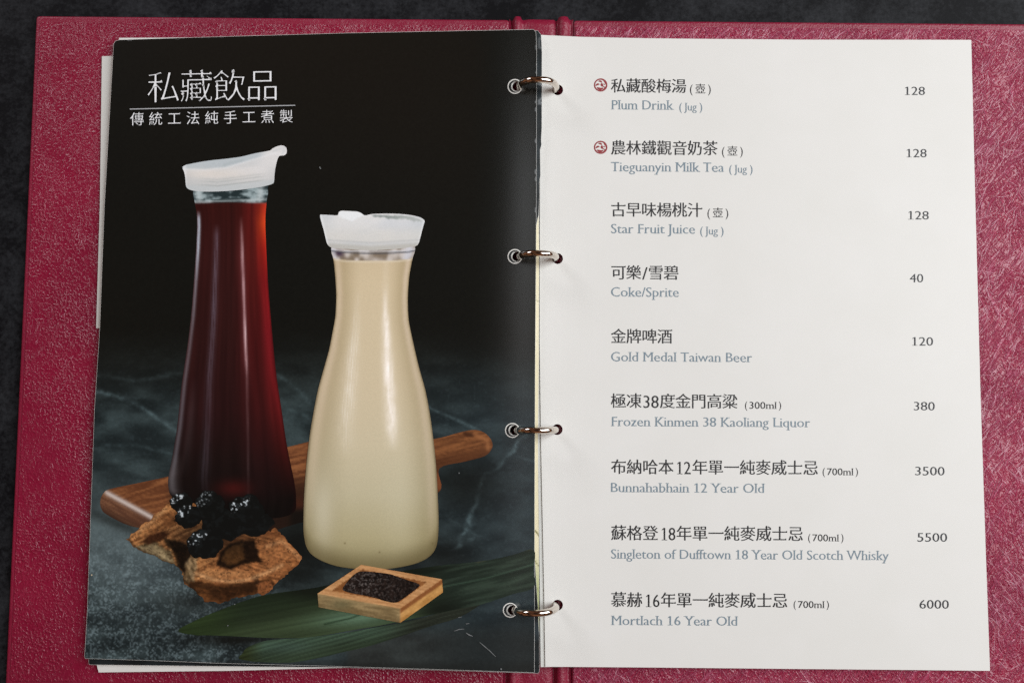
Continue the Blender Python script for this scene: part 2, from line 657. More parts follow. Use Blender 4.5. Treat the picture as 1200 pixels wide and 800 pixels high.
# ------------------------------------------------------------------ pages
def sheet(name, outline, surf, off, thick, mat, holes=(), sp=7.0, parent=None):
    """a card page of real thickness; object in world coordinates"""
    v, f = fill(densify(outline, sp), holes, sp)
    P = unproject(v[:, 0], v[:, 1], surf, off)
    f = upward(P, f)
    n = len(P)
    B = P.copy()
    B[:, 2] -= thick
    faces = [tuple(map(int, t)) for t in f] + [tuple(int(q) + n for q in t[::-1]) for t in f]
    faces += [(b, a, a + n, b + n) for a, b in boundary(f)]
    V = np.concatenate([P, B])
    if parent is not None:
        return child(name, V, faces, mat, parent)
    org = V.mean(0)
    org[2] = V[:, 2].min()
    o = link(name, mesh_from(name, V - org, faces), mat)
    o.location = org
    return o


def printed(name, outline, paint, surf, off, parent, sp=1.5, smooth=True, holes=(), mat=None, step=2.5):
    o2 = catmull(outline, 5) if smooth else densify(outline, step)
    v, f = fill(o2, holes, sp)
    P = unproject(v[:, 0], v[:, 1], surf, off)
    f = upward(P, f)
    ob = child(name, P, [tuple(map(int, t)) for t in f], mat or M_PRINT, parent, True)
    if paint is not None:
        col = s2l(paint(v[:, 0], v[:, 1])) * INK
        at = ob.data.color_attributes.new('ink', 'FLOAT_COLOR', 'POINT')
        at.data.foreach_set('color', np.concatenate([col, np.ones((len(col), 1))], 1).astype(np.float32).ravel())
    return ob


def shifted(hs, dx, r):
    return [circle(x + dx, y, r) for x, y in hs]


EDGE_L = [(133.0, 52), (122.3, 240), (116.8, 385), (110.6, 480), (102.0, 720), (99.0, 768)]
G_L = 'menu pages turned to the left'
G_R = 'menu pages lying on the right'

# printed page on top of the left pile
out1 = EDGE_L + [(99.6, 771.2), (180, 773.6), (250, 776.5), (400, 780.5), (520, 784.2), (625.8, 787.6), (626.4, 786.4), (626.6, 600), (627.2, 440), (628.6, 250), (629.0, 60), (628.2, 38), (625.5, 34.6), (560, 35.8), (400, 39.0), (240, 43.6), (140, 46.8), (135, 48.2)]
page1 = sheet('menu_page', out1, surf_l, 0.0, 0.0006, M_WHITE, shifted(HOLES_L, 0, 7.6))
tag(page1, 'black glossy menu page with a printed photo of two drink jugs under a white title', 'menu page')
# dark page under it, whose right edge bows out at top and bottom
out2 = [(136, 60), (125, 300), (106, 740), (103.8, 776), (105.2, 778.4), (230, 779.9), (400, 781.6), (560, 786.2), (630.6, 788.4), (632.2, 786.5), (632.0, 745), (630.6, 715), (626.5, 650), (624, 500), (624, 330), (627.8, 268), (631.2, 252), (632.4, 226), (632.0, 214), (633.4, 206), (633.0, 176), (634.6, 170), (634.2, 164), (635.0, 150), (635.2, 60), (634.2, 41), (630.5, 36.0), (600, 36.6), (300, 44.5), (142, 49.5)]
page2 = sheet('menu_page', out2, surf_l, -0.0008, 0.0006, M_WHITE, shifted(HOLES_L, 1.6, 6.0))
tag(page2, 'black page just under the jug photo page, its worn edge peeking out beside the rings', 'menu page', G_L)
out3 = [(139.5, 44.6), (190, 44.4), (400, 43), (560, 42), (614, 44), (620, 60), (621, 400), (620, 700), (617, 770), (520, 779), (375, 782.6), (270, 785.4), (115.6, 787.3), (113.4, 779), (122, 500), (133, 150)]
page3 = sheet('menu_page', out3, surf_l, -0.0016, 0.0006, M_WHITE, shifted(HOLES_L, 2.4, 5.4))
tag(page3, 'white page low in the left pile, a strip showing below its bottom edge', 'menu page', G_L)
out4 = [(119.4, 66.2), (260, 62), (300, 384), (112.6, 384.4), (117.0, 240)]
page4 = sheet('menu_insert', out4, surf_l, -0.0024, 0.0005, M_PALE)
tag(page4, 'short pale insert card sticking out left of the black jug page', 'insert card')

# right pile
outR = [(634.2, 41.2), (680, 43.4), (760, 45.2), (940, 46.8), (1080, 46.9), (1138.2, 47.0), (1142.0, 200), (1149.0, 460), (1155.0, 640), (1160.2, 785.4), (1040, 784.2), (930, 783.2), (770, 781.6), (639.0, 780.6), (637.6, 690), (634, 520), (632.4, 400), (632.8, 200)]
pageR = sheet('menu_page', outR, surf_r, 0.0, 0.0005, M_WHITE, shifted(HOLES_R, 0, 6.3))
tag(pageR, 'cream price list page of nine drinks in Chinese and English, right half', 'menu page')
outR2 = [(632.6, 43.8), (680, 46), (800, 48.4), (1100, 50), (1100, 700), (1060, 774), (770, 779.4), (633.6, 781.0), (632.6, 690), (630.6, 520), (630.4, 300)]
pageR2 = sheet('menu_page', outR2, surf_r, -0.0007, 0.0005, M_PALE, shifted(HOLES_R, 0.6, 6.6))
tag(pageR2, 'pale page under the price list, a sliver showing left of it near the bottom', 'menu page', G_R)
outR3 = [(628.0, 240), (740, 236), (1000, 240), (1010, 720), (700, 728), (628, 726), (624, 700), (622, 500), (624, 300)]


def paint_strip(x, y):
    c = mix(C(205, 196, 160), C(224, 216, 190), fbm(x / 6, y / 40, 3))
    c = mix(c, C(150, 160, 105), sstep(640, 700, y) * 0.8)
    for (yy, w) in ((560, 0), (625, 4), (661, 3), (690, 2), (400, 1), (352, 2)):
        d = np.abs((y - yy) - (x - 630) * 1.3)
        c = mix(c, C(92, 88, 40), np.clip(w / 2.2 - d, 0, 1) * 0.8)
    return c


pageR3 = sheet('menu_page', outR3, surf_r, 0.0002, 0.0004, M_WHITE)
# it lies over the edge of the list, under the left pile: keep only its narrow visible tongue
bpy.data.objects.remove(pageR3)
outR3 = [(631.2, 252), (631.9, 300), (631.6, 420), (630.6, 520), (631.6, 640), (632.0, 740), (628, 746), (618, 744), (616, 500), (619, 256)]
surf_m = lambda x, y: surf_r(x, y) + 0.0004
pageR3 = sheet('menu_divider', outR3, surf_m, 0.0, 0.0003, M_WHITE)
tag(pageR3, 'narrow yellow-green patterned strip of a page between the black and cream pages', 'divider')
printed('printed_pattern', [(631.0, 253), (631.7, 300), (631.4, 420), (630.4, 520), (631.4, 640), (631.8, 739), (628, 745), (618.4, 743), (616.4, 500), (619.4, 257)],
        paint_strip, surf_m, 0.00005, pageR3, sp=1.5, smooth=False)

# ------------------------------------------------------------------ the printed photograph
LAY = [0.00004]


def layer():
    LAY[0] += 0.00002
    return LAY[0]


VEINS = [([(112, 458), (135, 463), (150, 468), (170, 480), (188, 492), (208, 506)], 5, 0.50),
         ([(120, 520), (160, 522), (200, 530)], 4, 0.22), ([(115, 440), (160, 445), (210, 438)], 6, 0.2),
         ([(617, 508), (606, 519), (600, 530), (585, 545), (566, 558), (561, 572), (559, 588), (550, 604), (547, 618), (540, 632), (531, 645)], 4, 0.42),
         ([(606, 518), (599, 531)], 5, 0.5), ([(552, 604), (546, 620), (534, 642)], 7, 0.42),
         ([(495, 474), (520, 485), (560, 503)], 4, 0.42), ([(600, 532), (640, 545)], 3, 0.2), ([(325, 440), (345, 452), (362, 470)], 6, 0.28), ([(335, 478), (362, 488)], 5, 0.22),
         ([(560, 628), (530, 610)], 4, 0.2), ([(556, 630), (549, 632)], 3, 0.3)]


def paint_back(x, y):
    c = np.tile(C(20, 20, 17), (len(x), 1))
    hz = sstep(380, 500, y + 22 * (fbm(x / 60, y / 40, 1) - 0.5))
    n = fbm(x / 34, y / 14, 11, 5)
    tbl = mix(C(30, 37, 38), C(58, 70, 71), sstep(0.25, 0.85, n))
    tbl = mix(tbl, C(36, 45, 49), sstep(420, 620, x) * 0.55)
    c = mix(c, tbl, hz)
    fog = np.exp(-(((x - 165) / 75) ** 2 + ((y - 650) / 62) ** 2)) + 0.6 * np.exp(-(((x - 120) / 40) ** 2 + ((y - 625) / 50) ** 2))
    c = mix(c, C(104, 118, 120), np.clip(fog, 0, 1) * 0.68)
    sp = vnoise(x / 1.5, y / 1.5, 31) * (0.6 + 0.4 * vnoise(x / 5.1 + 9, y / 5.1, 33))
    band = sstep(610, 670, y) * (1 - sstep(250, 370, x))
    c = mix(c, C(128, 146, 150), sstep(0.34, 0.70, sp) * band * 0.55)
    c = mix(c, C(16, 22, 24), sstep(0.55, 0.25, n) * band * 0.22)
    sp2 = vnoise(x / 2.6, y / 2.0, 41)
    c = mix(c, C(70, 84, 88), sstep(0.72, 0.98, sp2) * hz * 0.22)
    for pts, w, a in VEINS:
        wob = (fbm(x / 9, y / 9, 17) - 0.5) * 9
        d, p = polydist(x + wob, y + wob * 0.7, pts)
        br = sstep(0.25, 0.75, fbm(x / 7, y / 7, 19))
        c = mix(c, C(112, 136, 140), np.exp(-(d / (w * 0.5)) ** 2) * a * (0.25 + 0.7 * br))
    # where the picture itself goes dark: under the jug, the board and the leaves
    dk = np.exp(-(((x - 545) / 42) ** 2 + ((y - 565) / 32) ** 2)) * 0.72 + np.exp(-(((x - 345) / 42) ** 2 + ((y - 640) / 50) ** 2)) * 0.9
    dk = dk + np.exp(-(((x - 275) / 55) ** 2 + ((y - 749) / 8) ** 2)) * 0.85 + np.exp(-(((x - 135) / 42) ** 2 + ((y - 618 - (x - 150) * 0.4) / 8) ** 2)) * 0.55
    dk = dk + np.exp(-(((x - 520) / 45) ** 2 + ((y - 655) / 26) ** 2)) * 0.6 + np.exp(-(((x - 225) / 40) ** 2 + ((y - 705) / 14) ** 2)) * 0.55
    c = mix(c, C(17, 18, 16), np.clip(dk, 0, 0.95))
    br = sstep(470, 560, x) * sstep(715, 745, y)
    c = mix(c, C(46, 47, 44), (1 - sstep(430, 470, np.abs(x - 520) * 4)) * sstep(725, 750, y) * 0.6)
    c = mix(c, C(29, 34, 35), br * 0.5)
    c = mix(c, C(30, 32, 31), sstep(770, 782, y) * 0.6)
    g = vnoise(x / 1.7, y / 1.7, 51)
    return c * (0.93 + 0.14 * g)[:, None]


def inset(pts, d):
    p = np.asarray(pts, float)
    sg = np.sign((p[:, 0] * np.roll(p[:, 1], -1) - np.roll(p[:, 0], -1) * p[:, 1]).sum())
    t0, t1 = p - np.roll(p, 1, 0), np.roll(p, -1, 0) - p
    t0 /= np.hypot(t0[:, 0], t0[:, 1])[:, None]
    t1 /= np.hypot(t1[:, 0], t1[:, 1])[:, None]
    n_ = np.stack([-(t0 + t1)[:, 1], (t0 + t1)[:, 0]], -1)
    n_ /= np.maximum(np.hypot(n_[:, 0], n_[:, 1]), 0.5)[:, None]
    return p + sg * n_ * d


back = printed('printed_photo', inset(out1, 0.28), paint_back, surf_l, layer(), page1, sp=1.6, smooth=False, holes=shifted(HOLES_L, 0, 8.0), step=4)
printed('printed_photo', inset(out2, 0.22), lambda x, y: mix(C(26, 29, 29), C(48, 56, 60), sstep(0.3, 0.8, fbm(x / 20, y / 20, 61)) * (0.3 + 0.7 * sstep(560, 630, x))), surf_l, -0.0008 + 0.00004, page2, sp=6.0, smooth=False, holes=shifted(HOLES_L, 1.6, 6.3), step=5)
for k, (hx, hy) in enumerate(HOLES_L):
    printed('hole_rim', circle(hx, hy, 8.7, 40), None, surf_l, 0.00007, page1, sp=4, smooth=False, holes=[circle(hx, hy, 7.5, 36)], mat=M_HOLE, step=1.2)


def woody(x, y, a, b, ang, seed, fx=26.0, fy=2.2):
    ca, sa = math.cos(ang), math.sin(ang)
    u, v = x * ca + y * sa, -x * sa + y * ca
    n = fbm(u / fx, v / fy + 1.5 * fbm(u / 30, v / 10, seed), seed + 1, 4)
    return mix(C(*a), C(*b), sstep(0.25, 0.8, n))


# ---- chopping board
board_o = [(117.6, 586), (121, 578), (128.5, 572.8), (160, 566), (197, 558), (270, 540), (345, 521.5), (400, 510), (470, 518), (512, 513.5), (538, 506.5), (556, 503.5), (568, 507), (576, 516), (576.5, 525), (568, 534), (545, 540.5), (515, 548.5), (517, 572), (500, 582), (440, 600), (352, 612), (260, 640), (178, 621), (150, 615), (125, 602.5), (118.5, 595)]


def paint_board(x, y):
    c = woody(x, y, (92, 54, 34), (138, 88, 54), -0.24, 71)
    c = mix(c, C(84, 56, 40), sstep(0.5, 0.9, fbm(x / 50, y / 18, 75)) * 0.5)
    right = sstep(480, 512, x)
    c = mix(c, woody(x, y, (92, 56, 34), (132, 84, 50), -0.2, 78), right)
    c = mix(c, C(66, 38, 24), right * sstep(-3, 6, y - (534 - (x - 512) * 0.18)) * 0.6)
    d, _ = polydist(x, y, [(545, 508), (553, 509)])
    c = mix(c, C(52, 30, 20), np.exp(-(d / 3.0) ** 2) * 0.7)
    d, _ = polydist(x, y, [(556, 508), (571, 516), (572, 526)])
    c = mix(c, C(160, 106, 66), np.exp(-(d / 2.5) ** 2) * 0.55)
    # front bevel and side of the left end
    eL = (y - 573.5) - (x - 125) * 0.515
    side = sstep(0, 1.5, eL) * (1 - sstep(185, 200, x)) 
    c = mix(c, woody(x, y, (84, 54, 40), (122, 84, 60), 0.5, 81), side)
    bev = np.exp(-((eL - 3.5 - (x - 125) * 0.03) / 3.4) ** 2) * (1 - sstep(176, 192, x)) * sstep(119, 126, x)
    c = mix(c, C(206, 196, 190), bev * 0.88)
    c = mix(c, C(52, 34, 26), sstep(17, 30, eL) * (1 - sstep(185, 200, x)) * 0.75)
    sh = sstep(190, 215, x) * sstep(556, 582, y) * (1 - sstep(505, 512, x))
    c = mix(c, C(28, 20, 17), sh * 0.9)
    c = mix(c, C(96, 34, 26), np.exp(-(((x - 350) / 9) ** 2 + ((y - 592) / 10) ** 2)) * 0.5)
    c = mix(c, C(60, 36, 24), sstep(548, 566, y) * sstep(330, 345, x) * (1 - sstep(365, 380, x)) * 0.6)
    c = mix(c, C(22, 18, 15), sstep(515, 508, x) * sstep(590, 602, y) * sstep(330, 345, x))
    sm = (1 - sstep(519, 521, x)) * sstep(510, 512, x) * sstep(552, 556, y)
    c = mix(c, C(112, 66, 40), sm * (1 - sstep(570, 577, y)))
    return c


printed('printed_chopping_board', board_o, paint_board, surf_l, layer(), page1, sp=1.7)

# ---- bottle of plum drink
LA = [(225, 222), (228, 236), (230.5, 250), (231, 265), (230, 290), (228, 320), (224, 370), (219, 410), (213, 450), (207.5, 500), (201, 540), (197.2, 560), (197.6, 572), (202, 582)]
RA = [(315, 218), (312.5, 236), (311, 255), (311.5, 280), (314, 330), (319, 390), (324, 440), (330, 480), (336, 520), (341, 545), (345, 565), (347, 584), (344, 600)]
la, ra = np.array(LA, float), np.array(RA, float)


def uA(x, y):
    xl, xr = np.interp(y, la[:, 1], la[:, 0]), np.interp(y, ra[:, 1], ra[:, 0])
    return (x - xl) / (xr - xl)


def paint_bottle(x, y):
    u = uA(x, y)
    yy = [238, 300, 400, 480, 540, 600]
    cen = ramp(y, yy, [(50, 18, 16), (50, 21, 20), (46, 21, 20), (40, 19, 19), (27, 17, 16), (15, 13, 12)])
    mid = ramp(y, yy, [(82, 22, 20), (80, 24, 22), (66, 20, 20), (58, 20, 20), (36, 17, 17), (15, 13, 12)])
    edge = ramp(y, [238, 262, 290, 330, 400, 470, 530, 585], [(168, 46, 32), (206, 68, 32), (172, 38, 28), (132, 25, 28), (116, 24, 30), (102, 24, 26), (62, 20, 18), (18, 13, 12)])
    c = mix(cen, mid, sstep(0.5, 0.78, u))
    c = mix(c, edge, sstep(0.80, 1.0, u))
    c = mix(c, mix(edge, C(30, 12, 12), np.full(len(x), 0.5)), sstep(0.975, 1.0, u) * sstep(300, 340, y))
    st = (vnoise(u * 40, y / 60, 91) - 0.5)
    c = c * (1 + 0.22 * st)[:, None]
    n1 = fbm(x / 3.0, y / 26, 93)
    # left rim glint
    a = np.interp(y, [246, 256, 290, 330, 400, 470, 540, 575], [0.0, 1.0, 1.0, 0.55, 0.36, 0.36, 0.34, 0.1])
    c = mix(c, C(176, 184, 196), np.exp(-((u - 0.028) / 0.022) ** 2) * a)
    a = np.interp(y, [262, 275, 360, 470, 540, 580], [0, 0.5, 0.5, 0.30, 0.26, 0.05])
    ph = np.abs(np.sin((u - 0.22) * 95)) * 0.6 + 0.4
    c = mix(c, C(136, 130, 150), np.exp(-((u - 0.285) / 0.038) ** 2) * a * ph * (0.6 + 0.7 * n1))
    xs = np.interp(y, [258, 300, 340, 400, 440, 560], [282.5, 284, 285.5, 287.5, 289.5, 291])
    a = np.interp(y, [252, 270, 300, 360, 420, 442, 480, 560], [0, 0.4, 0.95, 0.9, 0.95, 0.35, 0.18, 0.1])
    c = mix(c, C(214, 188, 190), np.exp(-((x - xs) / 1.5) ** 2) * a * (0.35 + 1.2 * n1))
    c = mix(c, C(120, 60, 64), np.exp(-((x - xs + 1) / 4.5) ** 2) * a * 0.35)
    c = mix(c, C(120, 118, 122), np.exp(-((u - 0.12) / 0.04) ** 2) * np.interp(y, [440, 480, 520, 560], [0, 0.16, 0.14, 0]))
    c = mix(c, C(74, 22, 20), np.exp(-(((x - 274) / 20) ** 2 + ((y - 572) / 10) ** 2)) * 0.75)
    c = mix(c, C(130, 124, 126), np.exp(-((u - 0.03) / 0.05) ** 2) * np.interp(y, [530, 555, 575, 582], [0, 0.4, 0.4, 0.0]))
    # clear neck above the drink
    nk = 1 - sstep(235.5, 238.5, y - 2.2 * np.abs(u - 0.5))
    g = fbm(x / 9, y / 4, 95)
    glass = mix(C(36, 48, 50), C(150, 166, 168), sstep(0.42, 0.8, g + 0.16 * np.cos((u - 0.12) * 9)))
    glass = mix(glass, C(206, 214, 214), np.exp(-((u - 0.07) / 0.05) ** 2) * 0.5 + np.exp(-((u - 0.90) / 0.05) ** 2) * 0.5)
    glass = mix(glass, C(190, 198, 198), np.exp(-((y - 235.2 + 3 * (u - 0.5)) / 1.3) ** 2) * 0.6)
    return mix(c, glass, nk)


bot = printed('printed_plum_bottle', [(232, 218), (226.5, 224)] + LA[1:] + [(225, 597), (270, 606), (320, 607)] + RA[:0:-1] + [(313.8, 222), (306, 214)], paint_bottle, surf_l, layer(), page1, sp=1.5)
lid_a = [(213.8, 196.1), (216.5, 194), (220.6, 192.6), (241.3, 188.8), (266, 186), (282.5, 183.7), (299, 179.8), (315.5, 176.7), (319, 174.4), (322.4, 172.5), (326, 171.2), (329.5, 170.4), (333, 171.2), (335.4, 173.4), (336.2, 177), (335.4, 180.2), (332.6, 182.2), (327.6, 182.9), (325.6, 186), (324.0, 191), (322.4, 199), (321.6, 206), (321, 213.3), (318, 216), (306, 219), (288, 221.7), (270, 223.6), (252, 224.5), (238, 224.6), (227.5, 223.7), (220.6, 221.5), (217.9, 217.4), (217.2, 209), (215.8, 202)]


def paint_lid_a(x, y):
    rim = np.interp(x, [214, 240, 265, 300, 320], [198, 199, 196.5, 186, 180])
    c = mix(C(208, 209, 208), C(218, 217, 215), sstep(0.3, 0.7, fbm(x / 26, y / 12, 101, 2)))
    c = mix(c, C(190, 192, 190), sstep(200, 222, y) * 0.7)
    c = mix(c, C(186, 188, 188), sstep(232, 216, x) * 0.35 + sstep(306, 322, x) * sstep(190, 205, y) * 0.4)
    c = mix(c, C(180, 190, 194), (1 - sstep(-1.5, 1.5, y - rim)) * 0.8 * (1 - sstep(300, 316, x)))
    c = mix(c, C(238, 239, 240), np.exp(-((y - rim) / 1.3) ** 2) * 0.4)
    low = np.interp(x, [216, 255, 322], [215, 217.5, 209])
    for k, off in enumerate((-7, -4, 0.5)):
        c = mix(c, C(160, 166, 164), np.exp(-((y - low - off) / 0.9) ** 2) * (0.35 + 0.12 * k) * sstep(225, 250, x) * (1 - sstep(300, 318, x)))
    c = mix(c, C(190, 198, 200), sstep(0, 3, y - low) * 0.5)
    c = mix(c, C(226, 210, 190), np.exp(-(((x - 250) / 40) ** 2 + ((y - 204) / 6) ** 2)) * 0.3)
    c = mix(c, C(240, 242, 244), np.exp(-((x - 216.5) / 2) ** 2) * 0.5)
    d, _ = polydist(x, y, [(320, 177.5), (327, 175), (331, 174), (333, 177), (331, 180)])
    c = mix(c, C(204, 208, 208), np.exp(-(d / 1.0) ** 2) * 0.7)
    d, _ = polydist(x, y, [(262, 194), (268, 191.5), (284, 188)])
    c = mix(c, C(170, 180, 182), np.exp(-(d / 1.5) ** 2) * 0.5)
    return c


b2 = printed('bottle_lid', lid_a, paint_lid_a, surf_l, layer(), bot, sp=1.2)

# ---- leaves
LEAF = mix


def paint_leaf1(x, y):
    u = (y - np.interp(x, [208, 285, 370, 500, 625], [738, 706, 688, 664, 647]))
    c = mix(C(31, 40, 27), C(52, 64, 43), sstep(6, 40, u))
    c = mix(c, C(88, 114, 92), np.exp(-(((x - 420) / 54) ** 2 + ((y - 722 + (x - 425) * 0.10) / 11) ** 2)) * 0.9)
    c = mix(c, C(44, 58, 32), (1 - sstep(230, 300, x)) * 0.8)
    r = sstep(480, 530, x)
    c = mix(c, mix(C(32, 41, 34), C(48, 60, 50), sstep(0.3, 0.8, fbm(x / 40, (y + x * 0.25) / 4, 111))), r)
    st = fbm((x + y * 0.3) / 90, (y + x * 0.17) / 2.2, 113)
    c = c * (0.80 + 0.36 * st + 0.05 * np.sin((y + x * 0.187) * 0.95 + 5 * st))[:, None]
    d, _ = polydist(x, y, [(380, 731), (410, 724), (432, 716)])
    c = mix(c, C(26, 40, 26), np.exp(-(d / 1.0) ** 2) * 0.7)
    d, _ = polydist(x, y, [(560, 657), (590, 646), (628, 641)])
    c = mix(c, C(112, 92, 56), np.exp(-(d / 1.6) ** 2) * 0.65)
    d, _ = polydist(x, y, [(515, 688), (570, 677), (628, 660)])
    c = mix(c, C(74, 98, 80), np.exp(-(d / 1.1) ** 2) * 0.5)
    dk = np.exp(-(((x - 372) / 40) ** 2 + ((y - 690) / 12) ** 2)) + np.exp(-(((x - 515) / 30) ** 2 + ((y - 712) / 12) ** 2)) * 0.8
    dk = dk + np.exp(-(((x - 470) / 55) ** 2 + ((y - 668) / 9) ** 2))
    return mix(c, C(19, 23, 18), np.clip(dk, 0, 0.8))


leaf1 = [(208.8, 738.4), (230, 726), (257.5, 714.5), (285, 704), (313.8, 696), (370, 688), (430, 676), (501, 664), (565, 657), (600, 650), (625.4, 644), (625.3, 668), (625.2, 688), (600, 696), (565, 707.5), (530, 714.5), (505, 720), (470, 727.5), (440, 733.5), (415, 737.5), (385, 743), (351, 747), (315, 747), (284, 745.5), (250, 744), (227.5, 743.5)]


def paint_leaf2(x, y):
    u = y - np.interp(x, [291, 351, 460, 520], [756, 747, 731, 719])
    c = mix(C(58, 76, 61), C(44, 56, 42), sstep(2, 22, u))
    c = mix(c, C(62, 80, 70), np.exp(-(((x - 335) / 30) ** 2 + ((y - 758) / 7) ** 2)) * 0.6)
    c = mix(c, C(40, 46, 24), (1 - sstep(285, 312, x)) * 0.8)
    c = mix(c, C(34, 36, 30), sstep(430, 500, x) * 0.85)
    st = fbm((x - y) / 50, (y + x * 0.27) / 1.5, 123)
    rb = np.sin((y + x * 0.27) * 1.25 + 4 * st)
    return c * (0.70 + 0.55 * st + 0.10 * rb)[:, None]


leaf2 = [(280, 771), (284, 765), (291, 757.5), (314, 749.8), (351, 747.2), (400, 741.5), (460, 731), (505, 720.6), (540, 708), (570, 702), (540, 722), (510, 731.5), (486, 739.5), (434, 756), (400, 764), (377.5, 769.5), (340, 775.8), (302, 775.0), (290, 773.5)]
printed('printed_leaf', leaf2, paint_leaf2, surf_l, layer(), page1, sp=1.3)
printed('printed_leaf', leaf1, paint_leaf1, surf_l, layer(), page1, sp=1.4)

# ---- driftwood slab
drift = [(148.5, 630.8), (154, 624.5), (161, 620), (168, 613), (174, 610.6), (182, 602), (191, 595.7), (196, 590.5), (203, 587), (230, 590), (260, 596), (300, 612), (316, 622), (320.7, 617), (324, 619), (327, 622), (332, 628), (337.7, 635), (345, 641), (350, 648), (354.7, 654.5), (349, 661), (342, 668), (331, 677), (320.7, 686), (317, 692), (310, 696.9), (303, 695), (288.8, 697.7), (278, 699), (267.5, 703.5), (261, 706), (254.8, 706), (247, 703.5), (239.9, 704), (235, 699), (231.4, 694.5), (225, 690), (220.8, 686), (216, 683), (214.4, 677.5), (213.3, 668), (208, 663), (191, 656.5), (181, 651), (171.9, 647.8), (165, 645), (159, 641.5), (154, 637)]


def pnoise_edge(x, y, s):
    return (fbm(x / 5, y / 5, s) - 0.5) * 7


def in_poly(x, y, poly, soft=1.2, s=0):
    w = pnoise_edge(x, y, s)
    q = np.stack([x + w * 0.6, y - w * 0.6], -1)
    p = np.array(poly, float)
    ins_ = inside([p], q)
    d, _ = polydist(q[:, 0], q[:, 1], list(map(tuple, p)) + [tuple(p[0])])
    return np.where(ins_, 0.5 + np.clip(d / (2 * soft), 0, 0.5), 0.5 - np.clip(d / (2 * soft), 0, 0.5))


def paint_drift(x, y):
    c = woody(x, y, (112, 70, 40), (186, 130, 80), -0.42, 131, 22, 1.6)
    c = mix(c, woody(x, y, (108, 64, 36), (172, 112, 66), 0.25, 133, 20, 2.2), sstep(235, 265, x))
    c = mix(c, C(196, 144, 94), np.exp(-(((x - 270) / 34) ** 2 + ((y - 672) / 6) ** 2)) * 0.5)
    c = mix(c, C(178, 120, 74), np.exp(-(((x - 322) / 22) ** 2 + ((y - 650) / 22) ** 2)) * 0.4)
    # front faces
    m = in_poly(x, y, [(157, 640), (182, 634), (200, 646), (206, 663), (190, 657), (170, 647)], 1.5, 3)
    c = mix(c, woody(x, y, (74, 62, 42), (142, 124, 90), 0.4, 137, 14, 4), m * 0.95)
    m = in_poly(x, y, [(215, 672), (232, 680), (258, 684), (290, 682), (318, 676), (321, 686), (310, 698), (255, 708), (238, 706), (222, 690)], 1.5, 5)
    c = mix(c, woody(x, y, (46, 28, 16), (100, 60, 32), 0.1, 139, 16, 5), m * 0.92)
    m = in_poly(x, y, [(300, 684), (316, 680), (321, 690), (311, 698), (302, 696)], 1.2, 6)
    c = mix(c, C(158, 96, 56), m * 0.7)
    m = in_poly(x, y, [(330, 672), (354, 655), (350, 662), (322, 688)], 1.2, 7)
    c = mix(c, C(110, 68, 38), m * 0.7)
    for poly, col, a, s in (([(165, 635), (176, 625.5), (192, 622), (197, 627), (187, 634), (172, 638)], (54, 30, 18), 0.92, 9),
                            ([(192, 630), (206, 633), (222, 640), (216, 652), (214, 668), (208, 662), (204, 648), (196, 638)], (36, 26, 16), 0.93, 11),
                            ([(254, 662), (258, 646), (270, 636), (284, 632), (298, 633), (302, 646), (308, 658), (296, 659), (284, 661), (272, 666)], (24, 16, 11), 0.96, 13),
                            ([(260, 656), (264, 645), (274, 638), (284, 637), (287, 654), (276, 661), (266, 662)], (92, 60, 32), 0.75, 15),
                            ([(258, 688), (280, 686), (300, 688), (296, 694), (270, 700), (262, 696)], (40, 24, 14), 0.6, 17),
                            ([(214, 660), (222, 650), (230, 662), (226, 672), (222, 684), (215, 680)], (96, 80, 56), 0.7, 19),
                            ([(220, 668), (226, 664), (226, 676), (219, 682)], (30, 22, 16), 0.8, 21),
                            ([(296, 676), (302, 674), (304, 684), (298, 686)], (44, 28, 18), 0.7, 23)):
        c = mix(c, C(*col), in_poly(x, y, poly, 1.4, s) * a)
    c = mix(c, woody(x, y, (120, 104, 76), (176, 156, 118), 0.4, 147, 12, 3), in_poly(x, y, [(160, 640), (180, 638), (197, 648), (204, 660), (190, 655), (171, 647)], 1.2, 4) * 0.7)
    c = mix(c, C(20, 15, 11), in_poly(x, y, [(197, 632), (208, 634), (228, 642), (222, 656), (217, 672), (213, 667), (207, 651)], 1.4, 25) * 0.9)
    c = mix(c, woody(x, y, (92, 74, 50), (160, 134, 98), 1.2, 149, 8, 3), in_poly(x, y, [(217, 660), (226, 648), (232, 652), (230, 668), (227, 682), (218, 680)], 1.2, 27) * 0.85)
    for pl, w_, a_ in (([(229, 671), (250, 679), (270, 681), (290, 679), (312, 671), (330, 662)], 2.4, 0.6), ([(163, 622), (178, 611), (194, 596)], 2.2, 0.4), ([(312, 640), (330, 634), (352, 654)], 2.4, 0.4)):
        d, _ = polydist(x + pnoise_edge(x, y, 29) * 0.4, y, pl)
        c = mix(c, C(216, 166, 116), np.exp(-(d / w_) ** 2) * a_)
    d, _ = polydist(x, y, [(150, 631), (158, 641), (172, 648), (191, 657), (208, 664), (214, 678), (232, 695)])
    c = mix(c, C(40, 28, 18), np.exp(-(d / 1.8) ** 2) * 0.6)
    sh = np.exp(-(((x - 250) / 50) ** 2 + ((y - 628) / 18) ** 2))
    c = mix(c, C(22, 17, 13), np.clip(sh, 0, 1) * 0.8)
    crk = np.exp(-((fbm((x * 0.9 + y * 0.4) / 9, (y * 0.9 - x * 0.4) / 3.2, 145, 3) - 0.5) / 0.018) ** 2)
    c = mix(c, C(44, 28, 17), crk * 0.55)
    g = fbm(x / 2.5, y / 2.5, 141, 2)
    return c * (0.72 + 0.5 * g)[:, None]


